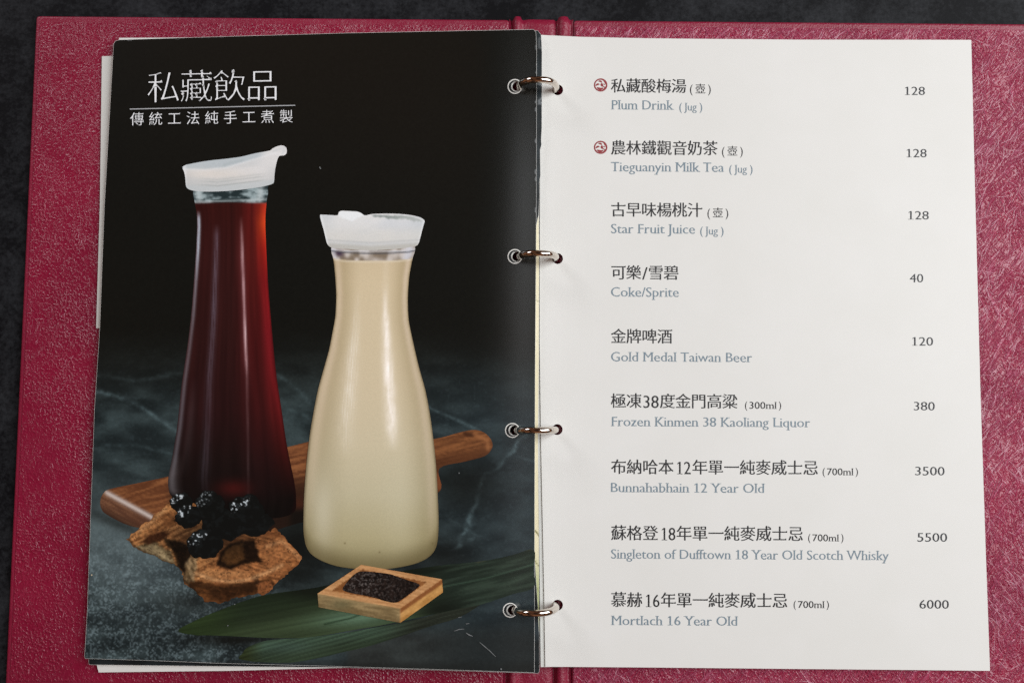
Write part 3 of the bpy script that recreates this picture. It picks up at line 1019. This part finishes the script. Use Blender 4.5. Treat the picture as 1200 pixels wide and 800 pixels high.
_d = densify(drift, 2.2)
_d = _d + np.stack([fbm(_d[:, 0] / 4, _d[:, 1] / 4, 231, 3) - 0.5, fbm(_d[:, 0] / 4, _d[:, 1] / 4, 235, 3) - 0.5], -1) * 4.5
printed('printed_driftwood', _d, paint_drift, surf_l, layer(), page1, sp=1.3, smooth=False, step=2)

# ---- dried plums
plums = [((212, 589), 13.5, 12, 1), ((262, 614), 25, 19, 6), ((294, 613), 27, 15, 5), ((289, 598), 21, 19, 2), ((246, 592), 17.5, 18, 3), ((221, 605), 16, 14, 4), ((240, 637), 21, 18, 7)]
GL = {1: 1.0, 2: 1.0, 3: 0.55, 4: 1.0, 7: 1.0}
for (cxy, rx, ry, sd) in plums:
    a = np.linspace(0, 2 * np.pi, 40, endpoint=False)
    rr = 0.80 + 0.38 * fbm(np.cos(a) * 3.4 + 5, np.sin(a) * 3.4 + 5, 150 + sd, 3)
    o_ = np.stack([cxy[0] + rx * rr * np.cos(a), cxy[1] + ry * rr * np.sin(a)], -1)

    def paint_plum(x, y, cxy=cxy, rx=rx, ry=ry, sd=sd):
        c = np.tile(C(17, 18, 17), (len(x), 1))
        w = fbm(x / 5.0, y / 5.0, 160 + sd, 3)
        c = mix(c, C(25, 28, 28), sstep(0.5, 0.72, w) * 0.6)
        if sd in GL:
            dx_, dy_ = (x - cxy[0]) / rx, (y - cxy[1]) / ry
            r_ = np.hypot(dx_, dy_)
            an = np.arctan2(dy_, dx_)
            da = np.abs((an + 2.25 + np.pi) % (2 * np.pi) - np.pi)
            e = sstep(1.15, 0.55, da) * sstep(0.22, 0.5, r_) * sstep(0.98, 0.86, r_)
            wx, wy = 7 * (fbm(x / 5, y / 5, 172 + sd, 2) - 0.5), 7 * (fbm(x / 5, y / 5, 174 + sd, 2) - 0.5)
            n_ = fbm((x + wx) / 3.7, (y + wy) / 2.6, 170 + sd, 2)
            rid = np.exp(-((n_ - 0.5) / 0.05) ** 2) * sstep(0.35, 0.6, vnoise(x / 2.6, y / 2.6, 176 + sd))
            c = mix(c, C(44, 50, 52), e * 0.45 * sstep(0.4, 0.62, n_))
            c = mix(c, C(206, 216, 220), np.clip(e * rid * 2.2, 0, 0.95) * GL[sd])
        return c

    printed('printed_dried_plum', o_, paint_plum, surf_l, layer(), page1, sp=1.1)

# ---- carafe of milk tea
LB = [(386.5, 288), (388.5, 296), (390.5, 303), (392.5, 320), (394, 345), (393, 370), (389.5, 390), (386, 408), (380, 430), (373, 455), (368, 480), (363, 510), (359, 545), (356.5, 580), (355.6, 610), (356, 625), (359, 640), (366, 650), (380, 658), (400, 664), (430, 666.8)]
RB = [(487.5, 288), (486, 295), (483.5, 303), (479.5, 325), (478, 350), (479, 375), (484, 400), (491, 430), (498, 455), (503, 480), (507.3, 510), (511, 545), (513, 580), (514, 610), (513, 632), (509, 645), (500, 654), (485, 660.5), (460, 665.5)]
lb, rb = np.array(LB, float), np.array(RB, float)


def paint_carafe(x, y):
    xl, xr = np.interp(y, lb[:, 1], lb[:, 0]), np.interp(y, rb[:, 1], rb[:, 0])
    u = (x - xl) / np.maximum(xr - xl, 1)
    c = ramp(y, [303, 330, 380, 450, 520, 580, 630, 668], [(196, 180, 150), (200, 185, 155), (199, 185, 156), (198, 185, 157), (194, 184, 157), (182, 175, 147), (166, 158, 124), (134, 126, 92)])
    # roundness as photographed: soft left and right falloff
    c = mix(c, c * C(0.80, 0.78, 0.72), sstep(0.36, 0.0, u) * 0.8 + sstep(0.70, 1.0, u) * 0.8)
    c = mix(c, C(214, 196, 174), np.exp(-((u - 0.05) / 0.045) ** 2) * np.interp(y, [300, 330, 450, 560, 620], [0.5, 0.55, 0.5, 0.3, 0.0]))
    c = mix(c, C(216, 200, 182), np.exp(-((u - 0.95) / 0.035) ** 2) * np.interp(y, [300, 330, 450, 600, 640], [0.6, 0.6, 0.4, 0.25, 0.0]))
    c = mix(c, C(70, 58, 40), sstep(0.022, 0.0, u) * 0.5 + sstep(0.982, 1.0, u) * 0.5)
    xs = np.interp(y, [300, 360, 420, 480, 540], [452, 451.5, 454, 458, 461])
    a = np.interp(y, [330, 362, 380, 470, 500, 530], [0.12, 0.55, 0.95, 0.95, 0.75, 0])
    n1 = fbm(x / 2.5, y / 12, 181)
    c = mix(c, C(244, 238, 230), np.exp(-((x - xs) / np.interp(y, [360, 420, 500], [3.5, 5.5, 7.0])) ** 2) * a * (0.35 + 1.1 * n1))
    xs = np.interp(y, [340, 380, 430, 500], [419, 417, 412, 405])
    a = np.interp(y, [335, 370, 410, 470, 500, 540], [0, 0.35, 0.72, 0.72, 0.45, 0])
    c = mix(c, C(234, 229, 218), np.exp(-((x - xs) / np.interp(y, [360, 420, 500], [4, 7, 9.0])) ** 2) * a * (0.35 + 0.9 * n1) * (0.72 + 0.28 * np.sin((x - xs) * 1.9)))
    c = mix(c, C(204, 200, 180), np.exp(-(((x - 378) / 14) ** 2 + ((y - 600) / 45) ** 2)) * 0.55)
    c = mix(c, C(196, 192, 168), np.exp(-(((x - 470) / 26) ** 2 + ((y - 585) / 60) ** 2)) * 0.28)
    bot_ = np.interp(x, [357, 366, 380, 400, 430, 460, 485, 500, 512], [634, 650, 658, 664, 666.8, 665.5, 660, 654, 638])
    c = mix(c, C(92, 82, 54), sstep(26, 0, bot_ - y) * 0.55)
    for (qx, qy) in ((444.5, 646.5), (507, 636.5), (404, 636)):
        c = mix(c, C(92, 80, 52), np.exp(-(np.hypot(x - qx, y - qy) / 1.0) ** 2) * 0.7)
    c = c * C(1.035, 1.025, 1.01)
    # clear neck with rings of glass
    lev = 303.5 + 3.6 * np.sqrt(np.clip(1 - (2 * u - 1) ** 2, 0, 1)) - 1.5
    nk = 1 - sstep(-0.8, 0.8, y - lev)
    g = vnoise(x / 5.5, y / 9, 185)
    gl = mix(C(128, 114, 98), C(198, 190, 182), sstep(0.25, 0.85, g))
    gl = mix(gl, C(208, 210, 218), np.exp(-((u - 0.93) / 0.06) ** 2) * 0.8 + np.exp(-((u - 0.03) / 0.03) ** 2) * 0.6)
    gl = mix(gl, C(62, 46, 66), np.exp(-(((u - 0.09) / 0.05) ** 2 + ((y - 297) / 3.5) ** 2)) * 0.9)
    cv_ = 293.3 + 3.4 * np.sqrt(np.clip(1 - (2 * u - 1) ** 2, 0, 1))
    gl = mix(gl, C(58, 62, 72), np.exp(-((y - cv_) / 0.9) ** 2) * 0.75)
    gl = mix(gl, C(206, 208, 212), np.exp(-((y - cv_ + 2.2) / 1.0) ** 2) * 0.7)
    c = mix(c, gl, nk)
    return mix(c, C(226, 216, 196), np.exp(-((y - lev - 1.2) / 1.0) ** 2) * 0.55)


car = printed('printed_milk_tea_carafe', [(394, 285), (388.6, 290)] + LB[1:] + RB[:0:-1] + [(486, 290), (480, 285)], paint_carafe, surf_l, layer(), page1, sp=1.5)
lid_b = [(375, 253.2), (378.8, 251.7), (387, 252), (395.2, 252.3), (396.6, 249.8), (397.8, 247.9), (401.5, 247.0), (410, 247.4), (418.8, 248.0), (423, 249.6), (427.5, 252.4), (433, 251.4), (440, 250.6), (460, 250.4), (478.8, 251.7), (491, 254.3), (496, 256.8), (497.6, 259.2), (496.8, 262.5), (495.2, 268), (493.2, 276), (491.8, 281), (490.6, 285), (487, 288.2), (472.5, 290.8), (454, 292.4), (435, 293.2), (418, 292.6), (403.8, 291.4), (393, 291.0), (387.2, 289.6), (383.6, 286), (382, 281), (379.4, 270)]


def paint_lid_b(x, y):
    c = mix(C(207, 210, 212), C(219, 219, 217), sstep(0.3, 0.7, fbm(x / 30, y / 14, 191, 2)))
    c = mix(c, C(196, 197, 194), sstep(258, 284, y) * 0.6)
    c = mix(c, C(190, 196, 198), sstep(400, 380, x) * 0.3 + sstep(474, 494, x) * 0.35)
    c = mix(c, C(222, 218, 208), sstep(262, 276, y) * (1 - sstep(282, 286, y)) * 0.4)
    op = in_poly(x, y, [(436, 252.5), (460, 252.0), (480, 253.4), (492, 256.4), (496, 259.4), (478, 257.6), (455, 255.6), (438, 254.6)], 0.9, 1)
    c = mix(c, mix(C(122, 132, 128), C(170, 176, 172), sstep(440, 490, x)), op * 0.9)
    c = mix(c, C(236, 240, 242), in_poly(x, y, [(396, 250), (400, 247.5), (420, 248.5), (427, 253), (420, 254.5), (414, 259), (408, 258), (397, 254)], 1.2, 2) * 0.7)
    lw = np.interp(x, [380, 435, 492], [281, 284.6, 281])
    c = mix(c, C(178, 180, 180), np.exp(-((y - lw) / 1.0) ** 2) * 0.5)
    c = mix(c, C(176, 172, 160), sstep(1.5, 6, y - lw) * 0.55)
    d, _ = polydist(x, y, [(376, 253), (383.5, 286)])
    c = mix(c, C(238, 242, 242), np.exp(-(d / 1.4) ** 2) * 0.5)
    d, _ = polydist(x, y, [(497, 259), (491, 285)])
    return mix(c, C(236, 238, 238), np.exp(-(d / 1.4) ** 2) * 0.5)


printed('carafe_lid', lid_b, paint_lid_b, surf_l, layer(), car, sp=1.2)

# ---- little wooden tray of tea leaves
tray = [(372.2, 695), (423.3, 661.3), (518, 678.3), (519.2, 693.5), (469.2, 729.2), (373.3, 710.9)]


def paint_tray(x, y):
    # rim / front / right side by the edge lines of the box
    e_f = (y - 695) - (x - 372.2) * (712.5 - 695) / (469.2 - 372.2)
    e_r = (y - 712.5) - (x - 469.2) * (678.3 - 712.5) / (518 - 469.2)
    rim = woody(x, y, (170, 122, 78), (198, 150, 102), 0.2, 201, 20, 2)
    front = woody(x, y, (108, 90, 60), (150, 128, 90), 0.18, 203, 18, 3)
    front = mix(front, C(106, 104, 74), np.exp(-(((x - 400) / 14) ** 2 + ((y - 708) / 6) ** 2)) * 0.5)
    right = woody(x, y, (166, 118, 62), (196, 148, 88), -0.6, 205, 16, 3)
    right = mix(right, C(132, 82, 46), 1 - sstep(4, 7, e_r))
    c = mix(rim, front, sstep(-0.6, 0.6, e_f) * (1 - sstep(468.5, 469.8, x)))
    c = mix(c, right, sstep(-0.6, 0.6, e_r) * sstep(468.5, 469.8, x))
    inn = in_poly(x, y, [(388.3, 691.7), (424, 666.8), (500.5, 681.5), (467, 706)], 0.8, 300) 
    q = inside([np.array([(388.3, 691.7), (424, 666.8), (500.5, 681.5), (467, 706)])], np.stack([x, y], -1)).astype(float)
    wall = mix(C(112, 70, 38), C(150, 98, 56), vnoise(x / 6, y / 3, 207))
    c = mix(c, wall, q)
    c = mix(c, C(206, 158, 108), np.exp(-(e_f / 1.0) ** 2) * 0.35 * (x < 469))
    return c * (0.92 + 0.14 * fbm(x / 2, y / 2, 209, 2))[:, None]


tr = printed('printed_tea_tray', tray, paint_tray, surf_l, layer(), page1, sp=1.3, smooth=False, step=1.5)
seeds = [(401.5, 690.2), (404, 685), (410, 677.5), (416, 672), (423.5, 669), (440, 670), (456, 672), (464, 674.5), (480, 680), (488, 682.5), (491.9, 685.5), (486, 691), (474, 700), (464, 705.6), (452, 704), (441, 700.5), (430, 698), (414, 695), (406, 693)]


def paint_seeds(x, y):
    k = vnoise(x / 1.15, y / 1.05, 211) * (0.6 + 0.8 * vnoise(x / 2.6, y / 2.4, 213))
    lit = 0.35 + 0.65 * np.exp(-(((x - 428) / 24) ** 2 + ((y - 683) / 14) ** 2))
    c = mix(C(16, 13, 12), C(44, 34, 30), vnoise(x / 2.2, y / 2.0, 215))
    return mix(c, C(128, 122, 118), sstep(0.45, 0.88, k) * lit * 0.65)


printed('tea_leaves', seeds, paint_seeds, surf_l, layer(), tr, sp=0.9)

# ---- scratches on the print
def stroke(pts, w):
    p = np.asarray(pts, float)
    L, Rr = [], []
    for i in range(len(p)):
        t = p[min(i + 1, len(p) - 1)] - p[max(i - 1, 0)]
        t /= np.hypot(*t)
        n_ = np.array([-t[1], t[0]])
        k = w[i] if hasattr(w, '__len__') else w
        L.append(p[i] + n_ * k / 2)
        Rr.append(p[i] - n_ * k / 2)
    return np.array(L + Rr[::-1])


M_SCUFF = simple('bare_paper_scratch', (0.19, 0.20, 0.20), 0.6, 0.2)
for pts, w in (([(562, 752), (568, 757), (574, 762), (581, 769)], [0.5, 1.0, 0.9, 0.4]), ([(546, 741), (550, 743.5), (554, 745)], [0.5, 1.5, 0.6]), ([(532, 739), (538, 737), (544, 736.4)], [0.4, 0.9, 0.4]), ([(546, 730.5), (550, 730)], [0.8, 0.5]), ([(537, 723), (541, 722.4)], [0.6, 0.5])):
    printed('scratch_mark', stroke(pts, w), None, surf_l, layer(), page1, sp=2, smooth=False, mat=M_SCUFF, step=3)
for (qx, qy, r) in ((587.3, 783.4, 1.0), (374.8, 196.2, 0.8), (375.6, 197.6, 0.7), (538, 554, 0.7), (275, 707.5, 0.7), (267, 732.5, 0.7), (107.5, 673.3, 0.9)):
    printed('dust_speck', circle(qx, qy, r, 10), None, surf_l, layer(), page1, sp=2, smooth=False, mat=M_SCUFF if qy > 680 or qy < 600 else M_CREAM, step=3)

# ------------------------------------------------------------------ lettering
DG = None
_GL = {}


def glyphs(text):
    """filled outline of a text run from Blender's built-in font -> verts (em), triangles"""
    if text in _GL:
        return _GL[text]
    cu = bpy.data.curves.new('lettering', 'FONT')
    cu.body = text
    cu.resolution_u = 3
    ob = bpy.data.objects.new('lettering', cu)
    COL.objects.link(ob)
    dg = bpy.context.evaluated_depsgraph_get()
    dg.update()
    me = ob.evaluated_get(dg).to_mesh()
    v = np.array([q.co[:2] for q in me.vertices], float).reshape(-1, 2)
    me.calc_loop_triangles()
    f = np.array([t.vertices[:] for t in me.loop_triangles], int).reshape(-1, 3)
    ob.evaluated_get(dg).to_mesh_clear()
    bpy.data.objects.remove(ob)
    bpy.data.curves.remove(cu)
    # merge doubles
    if len(v):
        key = np.round(v, 5)
        uq, inv = np.unique(key, axis=0, return_inverse=True)
        f = inv.ravel()[f]
        v = uq
        f = f[(f[:, 0] != f[:, 1]) & (f[:, 1] != f[:, 2]) & (f[:, 0] != f[:, 2])]
        a, b, c = v[f[:, 0]], v[f[:, 1]], v[f[:, 2]]
        neg = ((b - a)[:, 0] * (c - a)[:, 1] - (b - a)[:, 1] * (c - a)[:, 0]) < 0
        f[neg] = f[neg][:, ::-1]
    _GL[text] = (v, f)
    return v, f


def slim(v, f, dx, dy):
    """pull outlines in: dx off the sides of upright strokes, dy off level ones"""
    v = v.copy()
    be = boundary(f)
    nrm = np.zeros_like(v)
    for a, b in be:
        d = v[b] - v[a]
        L = np.hypot(*d)
        if L < 1e-9:
            continue
        n_ = np.array([d[1], -d[0]]) / L
        nrm[a] += n_
        nrm[b] += n_
    L = np.maximum(np.hypot(nrm[:, 0], nrm[:, 1]), 1e-9)
    nrm = nrm / np.maximum(L, 0.9)[:, None]
    v[:, 0] -= nrm[:, 0] * dx
    v[:, 1] -= nrm[:, 1] * dy
    return v


def serifed(text, dx=0.006, dy=0.014, sf=0.055, th=0.036):
    """built-in sans run turned into a light book face: thinner level strokes and small foot serifs"""
    q, qf, n, pen = [], [], 0, 0.0
    for ch in text:
        bar = glyphs('||')[0][:, 0].min()
        adv = float(glyphs('|' + ch + '|')[0][:, 0].max() - glyphs('||')[0][:, 0].max())
        if ch != ' ':
            a_, b_, n = _serif_char(ch, dx, dy, sf, th, n)
            q += [w + np.array([pen, 0.0]) for w in a_]
            qf += b_
        pen += adv
    return np.concatenate(q), np.concatenate(qf)


def _serif_char(ch, dx, dy, sf, th, n):
    v0, f = glyphs(ch)
    v = slim(v0, f, dx, dy)
    q, qf = [v], [f + n]
    n += len(v)
    if ch == '1':                             # this face's 1 is a bare bar: give it a flag
        x0, yt = v[:, 0].min(), v[:, 1].max()
        q.append(np.array([(x0 + 0.01, yt - 0.002), (x0 - 0.115, yt - 0.10), (x0 - 0.115, yt - 0.145), (x0 + 0.01, yt - 0.085)]))
        qf.append(np.array([(n, n + 1, n + 2), (n, n + 2, n + 3)]))
        n += 4
        sf = 0.125
    for a, b in boundary(f):
        d = v0[b] - v0[a]
        if abs(d[1]) > 0.012 or not (0.055 < abs(d[0]) < 0.17):
            continue
        y = (v0[a, 1] + v0[b, 1]) / 2
        xa, xb = sorted((v[a, 0], v[b, 0]))
        foot = d[0] > 0                       # outward normal points down
        if foot and (abs(y) < 0.02 or y < -0.14) and ch not in '47()/':
            box = (xa - sf, xb + sf, y + 0.004, y + th)
        elif ch in '0123456789()/':
            continue
        elif (not foot) and 0.5 < y < 0.60:
            box = (xa - sf * 1.2, xb, y - th, y - 0.004)
        elif (not foot) and y > 0.68:
            box = (xa - sf, xb + (sf if y < 0.74 else 0.0), y - th, y - 0.004)
        else:
            continue
        q.append(np.array([(box[0], box[2]), (box[1], box[2]), (box[1], box[3]), (box[0], box[3])]))
        qf.append(np.array([(n, n + 1, n + 2), (n, n + 2, n + 3)]))
        n += 4
    return q, qf, n


_w1 = glyphs('工')[0]
_w2 = glyphs('工工')[0]
CJK_ADV = float(_w2[:, 0].max() - _w1[:, 0].max())
CJK_MID = float((glyphs('口')[0][:, 1].max() + glyphs('口')[0][:, 1].min()) / 2)


def song(ch, dx, dy, flag):
    """a character with thin level strokes, each ending in a small raised flag"""
    v0, f = glyphs(ch)
    v = slim(v0, f, dx, dy)
    q, qf, n = [v], [f], len(v)
    em = CJK_ADV
    for a, b in boundary(f):
        d = v0[b] - v0[a]
        if not (0.045 * em < d[1] < 0.10 * em) or abs(d[0]) > 0.012 * em:
            continue                          # want a short upright edge facing right
        x, yt, yb_ = v[a, 0], v[b, 1], v[a, 1]
        q.append(np.array([(x - flag * 1.5, yt - 0.002), (x + flag * 0.25, yb_ + 0.002), (x - flag * 0.25, yt + flag * 0.75)]))
        qf.append(np.array([(n, n + 1, n + 2)]))
        n += 3
    return np.concatenate(q), np.concatenate(qf)


class Line:
    def __init__(self):
        self.v, self.f, self.n = [], [], 0

    def add(self, xy, f):
        self.v.append(xy)
        self.f += [tuple(int(q) + self.n for q in t) for t in f]
        self.n += len(xy)

    def han(self, text, cx, cy, pitch, size, slope=0.0, dx=0.0, dy=0.0, flag=0.05):
        """characters centred from (cx, cy) onward at a pitch; size = em in pixels"""
        s = size / CJK_ADV
        for k, ch in enumerate(text):
            v, f = song(ch, dx * CJK_ADV, dy * CJK_ADV, flag * CJK_ADV)
            x = cx + k * pitch + (v[:, 0] - CJK_ADV / 2) * s
            y = cy + slope * (x - cx) - (v[:, 1] - CJK_MID) * s
            self.add(np.stack([x, y], -1), f)

    def latin(self, text, x0, x1, base, cap, slope=0.0, **kw):
        """run fitted between x0 and x1, standing on a base line"""
        v, f = serifed(text, **kw)
        lo, hi = v[:, 0].min(), v[:, 0].max()
        sx, sy = (x1 - x0) / (hi - lo), cap / 0.727
        x = x0 + (v[:, 0] - lo) * sx
        y = base + slope * (x - x0) - v[:, 1] * sy
        self.add(np.stack([x, y], -1), f)

    def build(self, name, mat, surf, off, parent):
        p = np.concatenate(self.v)
        P = unproject(p[:, 0], p[:, 1], surf, off)
        f = upward(P, np.array(self.f, int))
        return child(name, P, [tuple(map(int, t)) for t in f], mat, parent)


OL = LAY[0] + 0.00004
t = Line()
t.han('私藏飲品', 191.5, 103.6, 38.6, 40.5, -0.018, 0.017, 0.026, 0.05)
t.build('title_lettering', M_TITLE, surf_l, OL, page1)
t = Line()
t.han('傳統工法純手工煮製', 160.6, 140.2, 21.85, 16.6, -0.018, 0.004, 0.010)
t.build('subtitle_lettering', M_TITLE, surf_l, OL, page1)
M_RULE = simple('grey_rule', (0.5, 0.51, 0.52), 0.4, 0.3)
printed('title_rule', [(152, 127.5), (346, 123.1), (346, 124.1), (152, 128.6)], None, surf_l, OL, page1, sp=4, smooth=False, mat=M_RULE, step=6)

OR = 0.00006
SL = 0.006
# each row: centre y, runs of Chinese (text, first centre x, pitch), digits (text, x0, x1), bracket (kind, x0, x1), English, price
ROWS = [
    (101.2, [('私藏酸梅湯', 724.6, 17.75)], [], ('壺', 808.5, 833), [('Plum Drink', 716, 790), ('( Jug )', 796, 823)], 128.4, ('128', 1060.5, 1084)),
    (173.8, [('農林鐵觀音奶茶', 724.6, 17.95)], [], ('壺', 846, 870.5), [('Tieguanyin Milk Tea', 716, 848.5), ('( Jug )', 854.5, 882)], 200.8, ('128', 1062.5, 1086)),
    (246.2, [('古早味楊桃汁', 724.6, 17.95)], [], ('壺', 829, 853.5), [('Star Fruit Juice', 716, 814.5), ('( Jug )', 820.5, 848)], 273.3, ('128', 1064.5, 1088.5)),
    (319.8, [('可樂', 724.8, 17.7), ('雪碧', 768.6, 18.0)], [('/', 752.5, 759)], None, [('Coke/Sprite', 716, 795.5)], 347.4, ('40', 1066, 1082)),
    (394.4, [('金牌啤酒', 724.8, 18.1)], [], None, [('Gold Medal Taiwan Beer', 716, 881.5)], 423.2, ('120', 1069, 1093.5)),
    (470.0, [('極凍', 724.8, 18.2), ('度金門高粱', 782.2, 18.3)], [('38', 754, 772)], ('300ml', 873, 915.5), [('Frozen Kinmen 38 Kaoliang Liquor', 716, 949.5)], 499.0, ('380', 1071, 1095.5)),
    (547.2, [('布納哈本', 725, 18.5), ('年單一純麥威士忌', 820.2, 18.55)], [('12', 793.5, 809.5)], ('700ml', 964, 1005.5), [('Bunnahabhain 12 Year Old', 716, 896.5)], 576.2, ('3500', 1072.5, 1107)),
    (624.6, [('蘇格登', 725, 18.6), ('年單一純麥威士忌', 801.6, 18.7)], [('18', 775.5, 791.5)], ('700ml', 947, 988.5), [('Singleton of Dufftown 18 Year Old Scotch Whisky', 716, 1041.5)], 654.0, ('5500', 1075, 1110)),
    (702.8, [('慕赫', 725, 18.7), ('年單一純麥威士忌', 783.2, 18.7)], [('16', 757, 773)], ('700ml', 930, 971.5), [('Mortlach 16 Year Old', 716, 865)], 731.8, ('6000', 1077.5, 1112)),
]
for (cy, hans, digs, brk, eng, eb, price) in ROWS:
    gs = 1 + (cy - 100) / 600 * 0.05
    t = Line()
    for (tx, cx, pit) in hans:
        t.han(tx, cx, cy + SL * (cx - 725), pit, 18.0 * gs, SL, -0.015, 0.002, 0.06)
    for (tx, x0, x1) in digs:
        t.latin(tx, x0, x1, cy + 7.4 * gs + SL * (x0 - 725), 15.0 * gs, SL, dx=-0.008, dy=0.006)
    if brk:
        k, x0, x1 = brk
        yb = cy + 7.8 + SL * (x0 - 725)
        if k == '壺':
            t.han('壺', (x0 + x1) / 2, yb - 4.9, 1, 12.5, SL, -0.004, 0.004)
            t.latin('(', x0, x0 + 3.2, yb - 0.6, 10, SL, dx=0.0, dy=0.0)
            t.latin(')', x1 - 3.2, x1, yb - 0.6, 10, SL, dx=0.0, dy=0.0)
        else:
            t.latin(k, x0 + 5.2, x1 - 5.2, yb, 8.6, SL, dx=-0.008, dy=0.002)
            t.latin('(', x0, x0 + 2.8, yb - 0.4, 8.6, SL, dx=0.0, dy=0.0)
            t.latin(')', x1 - 2.8, x1, yb - 0.4, 8.6, SL, dx=0.0, dy=0.0)
    t.build('item_name', M_INK, surf_r, OR, pageR)
    t = Line()
    for i, (tx, x0, x1) in enumerate(eng):
        t.latin(tx, x0, x1, eb + SL * (x0 - 716) + (0.8 if i else 0), 11.7 if i == 0 else 9.6, SL, dx=-0.009, dy=0.013, sf=0.068, th=0.042)
    t.build('item_translation', M_INKG, surf_r, OR, pageR)
    t = Line()
    py = {101.2: 106.3, 173.8: 179.2, 246.2: 252.0, 319.8: 325.6, 394.4: 399.6, 470.0: 475.4, 547.2: 551.4, 624.6: 629.0, 702.8: 707.4}[cy]
    t.latin(price[0], price[1], price[2], py + 5.2, 10.4 * gs, SL, dx=-0.006, dy=0.010, sf=0.07)
    t.build('price', M_INKP, surf_r, OR, pageR)

# the two round red emblems
for (cx, cy) in ((703.9, 99.8), (703.9, 172.8)):
    t = Line()
    a = np.linspace(0, 2 * np.pi, 49)[:-1]
    wv = 0.78 + 0.5 * np.exp(-((a - 5.75) / 0.45) ** 2) + 0.42 * np.exp(-((a - 0.75) / 0.45) ** 2)
    v_ = np.concatenate([np.stack([cx + 7.9 * np.cos(a), cy + 7.7 * np.sin(a)], -1), np.stack([cx + (7.9 - 2.0 * wv) * np.cos(a), cy + (7.7 - 2.0 * wv) * np.sin(a)], -1)])
    t.add(v_, [q for i in range(48) for q in ((i, (i + 1) % 48, 48 + (i + 1) % 48), (i, 48 + (i + 1) % 48, 48 + i))])
    for pts, w in (([(-2.6, -4.4), (-1.0, -4.6), (0.6, -3.9), (1.4, -2.9)], [0.5, 1.5, 1.6, 0.5]), ([(-5.6, 0.9), (-4.6, -0.2), (-3.2, -0.9), (-1.4, -0.7)], [0.6, 1.6, 1.8, 0.7]),
                   ([(1.7, -2.3), (1.0, -0.6), (1.6, 0.6), (3.2, 1.6), (4.8, 2.6), (5.6, 3.6)], [0.7, 2.0, 2.0, 0.9, 0.9, 1.6]), ([(2.0, -0.8), (3.4, -1.0), (5.0, -0.6)], [0.5, 0.7, 0.9]),
                   ([(-4.4, 3.1), (-2.6, 3.9), (-0.6, 4.6), (1.4, 4.3), (3.0, 3.2)], [0.7, 1.9, 2.5, 1.8, 0.6])):
        st = stroke(np.array(pts) + C(cx, cy), np.array(w) * 1.2)
        vv, ff = fill(catmull(st, 3), (), 1.5)
        t.add(vv, ff)
    t.build('seal_emblem', M_RED, surf_r, OR, pageR)
